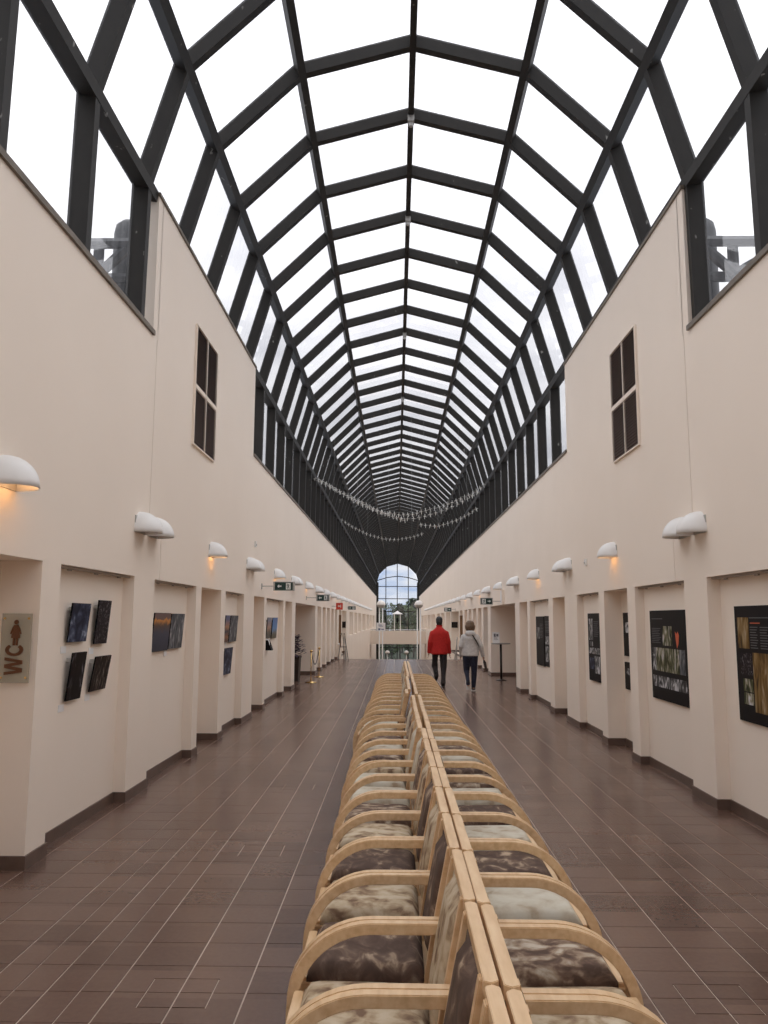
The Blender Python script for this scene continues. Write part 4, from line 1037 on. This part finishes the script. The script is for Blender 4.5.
# ================================================================== LOWER HALL
b = MB(); b.box(XL - .02, XR + .02, 77.0, 77.25, -.70, .57); b.box(XL, XR, 77.25, 80.2, -.70, -.45); br = thing('footbridge', 'cream footbridge parapet crossing the far lower hall', 'bridge', (CX, 77.1, -.7))
o = b.build('parapet', PAINT, br); o.matrix_parent_inverse = Matrix.Translation((-CX, -77.1, .7))
b = MB(); b.tube([(XL, 77.05, .66), (XR, 77.05, .66)], .03, 8); o = b.build('handrail', CHROME, br); o.matrix_parent_inverse = Matrix.Translation((-CX, -77.1, .7))
b = MB()
for k in range(9): xx = XL + .2 + k * .62; b.box(xx - .015, xx + .015, 77.03, 77.07, .56, .66)
o = b.build('rail_support', GREYP, br); o.matrix_parent_inverse = Matrix.Translation((-CX, -77.1, .7))
GLOBE = mat('opal_globe', (.82, .78, .74), .35)
def post_lamp(x, y, zt, r, zb, label, grp, double=True):
    t = thing('post_lamp', label, 'lamp', (x, y, zb), 0, grp); H_ = zt - zb
    for dx in ((-.09, .09) if double else (0,)):
        b = MB(); b.tube([(dx, 0, 0), (dx, 0, H_ - r * .5)], .035 if double else .03, 10); b.build('pole', WHITE, t, True)
    b = MB(); b.lathe([(r * .35, -r * .85), (r * .75, -r * .62), (r * .98, -.12 * r)], (0, 0, H_), 18); b.build('shade_bowl', GREYP, t, True)
    b = MB(); b.lathe([(r, -.14 * r), (r * 1.0, 0), (r * .9, r * .38), (r * .6, r * .72), (r * .2, r * .9), (0, r * .92)], (0, 0, H_), 18); b.build('globe', GLOBE, t, True)
    b = MB(); b.lathe([(0, 0), (.2, 0), (.2, .04), (0, .04)], seg=16); b.build('base', GREYP, t)
post_lamp(-.86, 45, 2.52, .25, -4.6, 'tall twin-pole white globe lamp rising left of the end window', 'tall globe lamps of the lower hall'); post_lamp(1.29, 45, 2.52, .25, -4.6, 'tall twin-pole white globe lamp rising right of the end window', 'tall globe lamps of the lower hall')
post_lamp(-.65, 60, -.8, .17, -4.6, 'low white globe lamp in the lower hall, left one', 'low globe lamps of the lower hall', False); post_lamp(.78, 60, -.8, .17, -4.6, 'low white globe lamp in the lower hall, right one', 'low globe lamps of the lower hall', False)
t = thing('notice_board', 'white notice board with blue print on the left tall lamp posts', 'sign', (-.86, 44.9, 1.0)); box('board', WHITEP, -.25, .25, -.03, 0, 0, .48, t); NB = mat('notice_print', (.14, .17, .28), .6)
b = MB()
for u0, u1, z0, z1 in ((-.15, .05, .33, .37), (-.12, .12, .27, .30), (-.15, -.03, .06, .17), (.02, .17, .08, .14)): b.box(u0, u1, -.032, -.029, z0, z1)
b.build('print', NB, t); box('clamp', GREYP, -.11, .11, .0, .05, .2, .26, t)
t = thing('canopy_lamp', 'small white canopy on two posts behind the footbridge parapet', 'canopy', (.12, 79.0, -.45))
b = MB(); b.lathe([(0, 2.98), (.10, 2.90), (.53, 2.66), (.53, 2.62), (0, 2.64)], seg=20); b.build('roof', WHITE, t, False)
for x in (-.29, .29): b = MB(); b.tube([(x, 0, 0), (x, 0, 2.64)], .045, 10); b.build('post', WHITE, t, True)
b = MB(); b.lathe([(0, 2.3), (.1, 2.25), (.13, 2.0), (.05, 1.75), (0, 1.7)], seg=12); b.build('lantern', BLACK, t, True); b = MB(); b.tube([(0, 0, 2.3), (0, 0, 2.64)], .012, 6); b.build('cord', BLACK, t)

# ================================================================== HANGING BIRDS
def bird_mesh():
    b = MB()
    b.tube([(0, -.075, 0), (0, -.045, .004), (0, 0, .006), (0, .05, 0), (0, .085, -.004)], [.003, .011, .014, .008, .002], 6)
    for s in (-1, 1): b.add([(0, -.02, .006), (s * .05, -.03, .022), (s * .105, .01, .012), (s * .05, .015, .016), (0, .03, .006), (s * .05, -.005, .010)], [(0, 1, 5), (1, 2, 5), (2, 3, 5), (3, 4, 5), (4, 0, 5)])
    b.add([(0, .07, 0), (-.03, .12, 0), (.03, .12, 0), (0, .10, .006)], [(0, 1, 3), (1, 2, 3), (2, 0, 3)])
    b.tube([(0, 0, .10), (0, 0, -.10)], .010, 5)
    return b.mesh('bird', BIRD)
BM = bird_mesh()
def garland(strands, n, y0, label, tilt):
    """strands: lists of (x, y, z) the hanging line follows"""
    t = thing('bird_garland', label, 'garland', strands[0][0], 0, 'hanging garlands under the vault'); org = Vector(strands[0][0])
    b = MB()
    for si, s in enumerate(strands):
        P = [Vector(p) - org for p in s]
        b.tube(P, .0025, 4)
        L_ = [0]
        for i in range(1, len(P)): L_.append(L_[-1] + (P[i] - P[i - 1]).length)
        for k in range(n[si]):
            d = L_[-1] * (k + .5) / n[si]; i = max(j for j in range(len(P) - 1) if L_[j] <= d)
            p = P[i] + (P[i + 1] - P[i]) * (d - L_[i]) / (L_[i + 1] - L_[i])
            o = put('bird', BM, t, p); o.scale = (.8,) * 3; o.rotation_euler = (random.uniform(-.25, .25), random.uniform(-.3, .3), tilt + random.uniform(-.5, .5))
        for k in range(2, len(P) - 1, 3):           # thin stay to the vault
            x = P[k].x + org.x; up = min(8.3, 8.6 - .42 * abs(x - CX)) if abs(x - CX) < 1.3 else 8.3 - 1.0 * (abs(x - CX) - 1.3)
            b.tube([P[k], Vector((P[k].x * 1.0, P[k].y + .2, up - org.z))], .0015, 4)
    b.build('wire', WIRE, t)
V = lambda y, pts: [(x, y, z) for x, z in pts]
garland([V(24.0, [(-2.59, 6.04), (-2.26, 5.89), (-1.94, 5.68), (-1.37, 5.39), (-.72, 5.06), (-.24, 4.86), (.12, 4.73), (.32, 4.68)]), V(24.4, [(-2.45, 6.0), (-1.8, 5.65), (-1.23, 5.3), (-.57, 5.01), (-.2, 4.93)])], (25, 15), 24, 'string of small silver birds swooping from the left, nearer and higher pair', .3)
garland([V(24.8, [(-.28, 5.05), (.08, 4.97), (.48, 4.98), (1.04, 5.14), (1.53, 5.27), (2.01, 5.47), (2.5, 5.70), (2.85, 5.98)]), V(25.2, [(.08, 4.9), (.57, 4.9), (.9, 4.97), (1.39, 5.13), (1.88, 5.33), (2.29, 5.54), (2.7, 5.80)])], (23, 15), 24, 'string of small silver birds rising to the right, nearer and higher pair', -.3)
garland([V(34, [(-2.45, 6.0), (-1.93, 5.67), (-1.25, 5.33), (-.57, 5.14), (0, 5.10), (.68, 5.21), (1.19, 5.38)])], (22,), 34, 'string of small silver birds sagging low on the left, farther one', .2)
garland([V(27, [(.77, 4.93), (1.08, 4.89), (1.44, 4.86), (2.07, 5.07), (2.44, 5.25), (2.84, 5.51)])], (14,), 27, 'short string of small silver birds on the right below the larger one', -.2)

# ================================================================== OUTSIDE
# dark duct stacks and steel struts seen through the side glass near the step in the wall
DUCT = mat('dark_duct', (.035, .037, .040), .5)
for side, X, s in (('left', XL, -1), ('right', XR, 1)):
    t = thing('roof_duct', 'round-topped dark duct outside the %s side glass' % side, 'duct', (X + s * .74, 8.9, 3.4))
    b = MB(); b.lathe([(.17, 0), (.17, 2.86), (.15, 2.96), (.08, 3.03), (0, 3.05)], seg=20); b.build('pipe', DUCT, t, True); b = MB(); b.lathe([(.19, 1.0), (.19, 1.06)], seg=20); b.build('collar', DUCT, t)
    t = thing('roof_strut_frame', 'dark steel struts outside the %s side glass' % side, 'struts', (X, 8.5, 3.4))
    for nm, p, q in (('beam', (s * .45, 0, 2.56), (s * 2.6, 0, 2.56)), ('beam', (s * .45, .1, 2.18), (s * 2.6, .1, 2.18)), ('brace', (s * .95, .02, 2.18), (s * .55, .02, 2.56)), ('brace', (s * .95, .02, 2.18), (s * 1.6, .02, 2.56)), ('post', (s * 1.75, .05, 0), (s * 1.75, .05, 2.56)), ('post', (s * .95, .05, 0), (s * .95, .05, 2.56))):
        b = MB(); b.tube([p, q], .06, 6); b.build(nm, DUCT, t)
    t = MB(); t.box(X + s * .35, X + s * 6, YB, YE, 3.3, 3.4); struct(t.build('ceiling_wing_' + side, mat('flat_roof', (.30, .29, .28), .9)))
LEAF1 = noise_mat('tree_leaf', [(.018, .035, .010), (.05, .085, .025), (.09, .14, .045)], 3, .8); LEAF2 = noise_mat('pine_needles', [(.008, .018, .008), (.02, .038, .016), (.035, .06, .025)], 3, .8); BARK = mat('bark', (.05, .038, .03), .9)
gm = MB(); gm.box(-60, 60, YE + 1.5, 260, -5.6, -5.0); struct(gm.build('floor_outside', noise_mat('grass_ground', [(.012, .022, .008), (.025, .04, .015)], .4, .95)))
rn = random.Random(11)
def tree(x, y, h, conifer, label):
    t = thing('conifer_tree' if conifer else 'leafy_tree', label, 'tree', (x, y, -5.0), 0, 'trees beyond the end window')
    b = MB(); b.tube([(0, 0, 0), (0, 0, h * .5), (0, 0, h * .93)], [.16, .10, .03], 7); b.build('trunk', BARK, t)
    b = MB()
    n = 1500
    for k in range(n):
        if conifer:
            f = rn.random() ** .7; z = h * (.12 + .88 * f); r = (1 - f) * h * .20 * rn.uniform(.4, 1) + .05
        else:
            f = rn.uniform(-1, 1); z = h * (.62 + .38 * f); r = h * .24 * math.sqrt(max(1 - f * f, 0)) * rn.uniform(.5, 1)
        a = rn.uniform(0, 2 * PI); c = Vector((r * math.cos(a), r * math.sin(a), z)); d = Vector((math.cos(a), math.sin(a), rn.uniform(-.9, .4))).normalized(); e = Vector((rn.uniform(-1, 1), rn.uniform(-1, 1), rn.uniform(-1, 1))).normalized()
        L_ = h * rn.uniform(.02, .045); b.add([c, c + d * L_ + e * L_ * .4, c + d * L_ - e * L_ * .4, c + d * L_ * 1.6], [(0, 1, 3, 2)])
    o = b.build('foliage', LEAF2 if conifer else LEAF1, t); o['kind'] = 'stuff'
FOREST = [(-3.6, 112, 8.2, 0), (-2.0, 118, 8.0, 1), (-.6, 113, 7.2, 0), (.6, 121, 9.0, 1), (1.6, 114, 8.6, 0), (2.6, 118, 9.6, 1), (3.6, 112, 8.6, 0), (-1.2, 128, 9.2, 0), (1.0, 130, 9.0, 0), (3.0, 127, 10.0, 0), (-3.0, 126, 9.4, 1), (-5.0, 120, 9, 0), (5.2, 120, 10, 0), (0.1, 110, 6.4, 0)]
order = sorted(q[0] / q[1] for q in FOREST)
for k, (x, y, h, cf) in enumerate(FOREST):
    y2 = 108 + 6.5 * k; f = y2 / y
    tree(x * f, y2, 5 + EYE + (h - 5 - EYE) * f, cf, 'green %s tree beyond the end window, %s from the left' % ('pointed' if cf else 'bushy', ORD[order.index(x / y)]))

# ================================================================== PEOPLE (both walk away from the camera, facing +y)
SKIN = mat('skin', (.52, .31, .22), .5); HAIRD = noise_mat('dark_hair', [(.010, .009, .009), (.03, .027, .026)], 40, .6, stretch=(3, 3, .6)); HAIRB = noise_mat('brown_hair', [(.07, .040, .022), (.19, .115, .065)], 30, .55, stretch=(3, 3, .5))
REDJ = noise_mat('red_fleece', [(.42, .012, .010), (.56, .022, .016)], 30, .85, bump=.2); DARKT = noise_mat('dark_trousers', [(.014, .011, .011), (.028, .023, .022)], 25, .85)
JEAN = noise_mat('dark_jeans', [(.010, .012, .026), (.022, .028, .055)], 30, .8); WHITEJ = noise_mat('pale_grey_jacket', [(.50, .48, .46), (.62, .60, .58)], 20, .75, bump=.2)
SHOE = mat('dark_shoe', (.016, .015, .017), .5); SOLE = mat('pale_sole', (.60, .58, .55), .6); EYE = mat('eye_white', (.75, .73, .70), .3); STRAP = mat('dark_strap', (.03, .024, .022), .5)
def rings(b, R, seg=16):
    """closed loft through (cx, cy, cz, rx, ry) rings"""
    vs, fs = [], []
    for cx, cy, cz, rx, ry in R:
        for k in range(seg):
            a = 2 * PI * k / seg; vs.append((cx + rx * math.cos(a), cy + ry * math.sin(a), cz))
    n = len(R)
    for i in range(n - 1):
        for k in range(seg): k2 = (k + 1) % seg; fs.append((i * seg + k, i * seg + k2, (i + 1) * seg + k2, (i + 1) * seg + k))
    fs.append(tuple(range(seg - 1, -1, -1))); fs.append(tuple((n - 1) * seg + k for k in range(seg)))
    b.add(vs, fs)
def limb(b, pts, rs, seg=12):
    b.tube(pts, rs, seg)
    for p, r in zip(pts, rs): b.ball(p, r * .995, 12)
def fuse(b, name, m, parent, vox, smooth=2):
    o = b.build(name, m, parent)
    bake(o, [('REMESH', dict(mode='VOXEL', voxel_size=vox, use_smooth_shade=True)), ('SMOOTH', dict(factor=.5, iterations=smooth))])
    o.data.polygons.foreach_set('use_smooth', [True] * len(o.data.polygons)); return o
def hand(b, w, dn, fw, s, curl=.5, k=1.0):
    """hand at wrist w: dn = direction of the fingers, fw = towards the thumb, s = side sign of the palm normal"""
    w = Vector(w); dn = Vector(dn).normalized(); fw = Vector(fw); fw = (fw - dn * fw.dot(dn)).normalized(); pn = dn.cross(fw) * s
    pc = w + dn * .050 * k
    for q in range(4):
        f = (.027 - .018 * q) * k; limb(b, [w + dn * .008 + fw * f * .6, pc + fw * f * .95, w + dn * .088 * k + fw * f], [.017 * k, .016 * k, .0125 * k], 8)
        ln = (.070, .078, .072, .056)[q] * k; p = w + dn * .088 * k + fw * f; d = dn.copy(); pts = [p]
        for seg_ in range(3):
            ang = curl * (.5 + .35 * seg_); d = (d * math.cos(ang) + pn * math.sin(ang)).normalized(); p = p + d * ln * (.45, .32, .23)[seg_]; pts.append(p)
        limb(b, pts, [.0105 * k, .0098 * k, .0090 * k, .0078 * k], 8)
    t0 = w + dn * .022 * k + fw * .024 * k; d1 = (dn * .75 + fw * .6 + pn * .25).normalized(); t1 = t0 + d1 * .038 * k; t2 = t1 + (dn * .9 + fw * .15 + pn * .35).normalized() * .030 * k; t3 = t2 + (dn + pn * .45).normalized() * .022 * k
    limb(b, [t0, t1, t2, t3], [.015 * k, .012 * k, .0105 * k, .0085 * k], 8)
def shoe(parent, ank, toe_dir, pitch, ln=.27, low=False, solec=None):
    """shoe as a part with sole; ank = ankle position, pitch = heel raised (radians)"""
    b = MB(); rings(b, [(0, y, z, rx, rz) for y, z, rx, rz in ((-.075, .055, .020, .035), (-.06, .055, .036, .055), (.0, .055, .040, .055), (.06, .045, .043, .045), (.12, .036, .047, .036), (.16, .031, .042, .030), (.185, .026, .022, .022))], 12)
    b.v = [(x, z, y) for x, y, z in b.v]      # rings were laid along z: turn them along the foot
    o = b.build('shoe', SHOE, parent, True); b2 = MB(); b2.prism([(-.028, -.085), (.028, -.085), (.042, -.04), (.044, .03), (.052, .10), (.046, .16), (.02, .195), (-.02, .195), (-.046, .16), (-.052, .10), (-.044, .03), (-.042, -.04)], lambda u, v, q: (u, v, q), 0, .022); s = b2.build('sole', solec or SHOE, o)
    M_ = Matrix.Translation(ank) @ Matrix.Rotation(-toe_dir, 4, 'Z') @ Matrix.Rotation(-pitch, 4, 'X') @ Matrix.Translation((0, 0, -.085)); o.matrix_local = M_; return o
def head(b, c, k=1.0):
    x, y, z = c
    b.ball((x, y - .012 * k, z + .035 * k), (.077 * k, .094 * k, .090 * k), 18)
    rings(b, [(x, y + .040 * k, z - .100 * k, .030 * k, .030 * k), (x, y + .030 * k, z - .085 * k, .050 * k, .052 * k), (x, y + .012 * k, z - .04 * k, .064 * k, .076 * k), (x, y + .004 * k, z + .02 * k, .071 * k, .086 * k)], 16)
    limb(b, [(x, y + .082 * k, z + .022 * k), (x, y + .102 * k, z - .012 * k), (x, y + .092 * k, z - .026 * k)], [.010 * k, .015 * k, .013 * k], 8)   # nose
    for s in (-1, 1):
        b.ball((x + s * .074 * k, y - .010 * k, z - .002 * k), (.012 * k, .020 * k, .032 * k), 10)                                     # ears
        b.ball((x + s * .030 * k, y + .078 * k, z + .035 * k), (.026 * k, .014 * k, .010 * k), 10)                                     # brows
    b.ball((x, y + .086 * k, z - .052 * k), (.026 * k, .012 * k, .007 * k), 10); b.ball((x, y + .082 * k, z - .063 * k), (.022 * k, .012 * k, .007 * k), 10)     # lips
def eyes(parent, c, k=1.0):
    x, y, z = c
    for s in (-1, 1):
        b = MB(); b.ball((x + s * .031 * k, y + .080 * k, z + .012 * k), .0115 * k, 10); o = b.build('eye', EYE, parent, True); b = MB(); b.ball((x + s * .031 * k, y + .0885 * k, z + .012 * k), (.0055 * k, .004 * k, .0055 * k), 8); b.build('iris', HAIRB, o, True)
# ---- man in the red jacket
man = thing('person', 'man in a red fleece jacket and dark trousers walking away beyond the chairs', 'person', (1.10, 20.3, 0))
hc = (.0, .02, 1.625)
LH, RH, LK, RK, LA, RA = (-.095, 0, .90), (.095, 0, .90), (-.115, .14, .50), (.105, -.02, .48), (-.085, -.06, .27), (.085, -.16, .095)
LS, RS = (-.175, -.01, 1.325), (.175, -.01, 1.325); LE, RE = (-.235, -.05, 1.105), (.235, -.02, 1.10); LW, RW = (-.262, .02, .86), (.262, .06, .85)
b = MB(); head(b, hc); limb(b, [(0, -.01, 1.38), (0, .0, 1.46), (0, .01, 1.54)], [.075, .058, .056])
rings(b, [(0, 0, .86, .14, .10), (0, 0, 1.0, .14, .095), (0, 0, 1.2, .16, .10), (0, -.01, 1.36, .17, .10), (0, -.01, 1.43, .09, .07)])
for S_, E_, W_ in ((LS, LE, LW), (RS, RE, RW)): limb(b, [S_, E_, W_], [.055, .042, .028])
for H_, K_, A_2 in ((LH, LK, LA), (RH, RK, RA)): limb(b, [H_, K_, A_2], [.080, .052, .036])
hand(b, LW, (-.05, .12, -1), (.1, 1, 0), -1, .45); hand(b, RW, (.05, .12, -1), (-.1, 1, 0), 1, .45)
body = fuse(b, 'body', SKIN, man, .0072, 1); eyes(man, hc)
b = MB(); b.ball((0, .0, 1.672), (.086, .103, .092), 18); b.ball((0, -.03, 1.62), (.082, .085, .085), 16); rings(b, [(0, -.045, 1.535, .062, .050), (0, -.04, 1.58, .078, .066), (0, -.03, 1.64, .084, .08)]); fuse(b, 'hair', HAIRD, man, .012, 2)
b = MB(); rings(b, [(0, 0, .80, .214, .150), (0, 0, .83, .222, .158), (0, 0, 1.0, .205, .142), (0, -.005, 1.2, .208, .138), (0, -.012, 1.32, .212, .130), (0, -.012, 1.38, .190, .115), (0, -.012, 1.425, .145, .098), (0, -.005, 1.485, .078, .075), (0, .0, 1.525, .075, .075)])
for S_, E_, W_ in ((LS, LE, LW), (RS, RE, RW)): limb(b, [S_, E_, (W_[0], W_[1], W_[2] + .0)], [.074, .064, .050])
jk = fuse(b, 'jacket', REDJ, man, .013, 3)
b = MB(); b.lathe([(.075, 0), (.080, .03), (.076, .05), (.066, .05), (.068, .0)], (0, .0, 1.50), 20); b.build('collar', REDJ, jk, True)
b = MB(); rings(b, [(0, 0, .80, .165, .115), (0, 0, .90, .172, .12), (0, 0, .97, .16, .11)])
for H_, K_, A_2 in ((LH, LK, LA), (RH, RK, RA)): limb(b, [H_, K_, (A_2[0], A_2[1], A_2[2] + .0)], [.108, .084, .068])
fuse(b, 'trousers', DARKT, man, .012, 2)
shoe(man, (LA[0], LA[1], LA[2] - .0), 0, -.75); shoe(man, (RA[0], RA[1], RA[2] - .01), .06, 0)
# ---- woman in the pale jacket
wom = thing('person', 'woman in a pale grey hooded jacket and dark jeans walking away on the right', 'person', (1.765, 19.0, 0))
hc = (.0, .035, 1.535); k = .94
LH, RH, LK, RK, LA, RA = (-.085, 0, .83), (.085, 0, .83), (-.088, .07, .47), (.092, .05, .46), (-.075, -.16, .16), (.075, .06, .085)
LS, RS = (-.158, -.01, 1.265), (.158, -.01, 1.265); LE, RE = (-.225, -.03, 1.05), (.250, -.04, 1.05); LW, RW = (-.215, .10, .84), (.305, .05, .83)
b = MB(); head(b, hc, k); limb(b, [(0, -.01, 1.30), (0, .005, 1.38), (0, .02, 1.45)], [.065, .050, .048])
rings(b, [(0, 0, .80, .145, .10), (0, 0, 1.0, .12, .085), (0, 0, 1.15, .14, .09), (0, -.01, 1.28, .15, .09), (0, -.01, 1.34, .08, .06)])
for S_, E_, W_ in ((LS, LE, LW), (RS, RE, RW)): limb(b, [S_, E_, W_], [.046, .037, .025])
for H_, K_, A_2 in ((LH, LK, LA), (RH, RK, RA)): limb(b, [H_, K_, A_2], [.078, .050, .034])
hand(b, LW, (0, .25, -1), (.2, 1, 0), -1, .5, .92); hand(b, RW, (.05, .1, -1), (-.1, 1, 0), 1, 1.0, .92)
fuse(b, 'body', SKIN, wom, .0072, 1); eyes(wom, hc, k)
b = MB(); b.ball((0, .008, 1.572), (.108, .112, .088), 18); b.ball((0, -.025, 1.51), (.124, .094, .10), 16); rings(b, [(0, -.035, 1.415, .085, .06), (0, -.03, 1.45, .115, .08), (0, -.02, 1.52, .125, .09)]); fuse(b, 'hair', HAIRB, wom, .012, 2)
b = MB(); rings(b, [(0, 0, .82, .205, .135), (0, 0, .84, .212, .142), (0, 0, 1.0, .195, .130), (0, 0, 1.12, .186, .125), (0, -.012, 1.24, .186, .125), (0, -.012, 1.305, .150, .105), (0, -.012, 1.35, .105, .085), (0, -.005, 1.39, .075, .075), (0, .01, 1.42, .070, .072)])
limb(b, [LS, LE, LW], [.070, .060, .048]); limb(b, [RS, RE, RW], [.070, .060, .048])
jk = fuse(b, 'jacket', WHITEJ, wom, .013, 3)
b = MB(); b.ball((0, -.085, 1.345), (.135, .062, .075), 16); b.ball((0, -.06, 1.385), (.11, .06, .05), 14); fuse(b, 'hood', WHITEJ, jk, .013, 3)
b = MB(); rings(b, [(0, 0, .78, .165, .12), (0, 0, .86, .165, .12), (0, 0, .92, .15, .11)])
for H_, K_, A_2 in ((LH, LK, LA), (RH, RK, RA)): limb(b, [H_, K_, (A_2[0], A_2[1], A_2[2] + .03)], [.102, .072, .052])
fuse(b, 'jeans', JEAN, wom, .012, 2)
shoe(wom, LA, 0, -.95, solec=SOLE); shoe(wom, RA, 0, 0, solec=SOLE)
# bag strap across the back and the folded umbrella in the right hand
b = MB(); pts = [(.03, -.125, 1.345), (.07, -.146, 1.27), (.12, -.142, 1.19), (.165, -.118, 1.115), (.192, -.06, 1.06), (.200, .02, 1.03), (.16, .10, 1.06), (.05, .150, 1.2), (-.02, .125, 1.32), (.0, .03, 1.395), (.02, -.08, 1.385)]
P_ = [Vector(p) for p in pts]; vs, fs = [], []
for i, p in enumerate(P_):
    d = (P_[(i + 1) % len(P_)] - P_[i - 1]).normalized(); n = Vector((p.x, p.y, 0)).normalized(); w_ = d.cross(n).normalized() * .016
    vs += [p + w_, p - w_, p - w_ + n * .006, p + w_ + n * .006]
for i in range(len(P_)):
    j = (i + 1) % len(P_)
    for q in range(4): fs.append((4 * i + q, 4 * i + (q + 1) % 4, 4 * j + (q + 1) % 4, 4 * j + q))
b.add(vs, fs); tag(b.build('bag_strap', STRAP), 'dark bag strap slung over the back of the pale jacket', 'strap').location = (1.765, 19.0, 0)
t = thing('folded_umbrella', 'dark folded umbrella held in the right hand of the woman', 'umbrella', (1.765 + .325, 19.045, .745), 0)
b = MB(); b.tube([(0, 0, .06), (0, 0, -.04)], .013, 8); b.build('handle', BLACK, t, True)
b = MB(); b.tube([(0, 0, -.03), (.02, .0, -.08), (.05, -.01, -.24), (.062, -.01, -.29)], [.018, .036, .030, .012], 10); b.build('canopy', noise_mat('umbrella_cloth', [(.02, .014, .013), (.09, .06, .05)], 14, .7), t, True)
b = MB(); b.tube([(.062, -.01, -.29), (.07, -.012, -.325)], .006, 6); b.build('tip', CHROME, t)
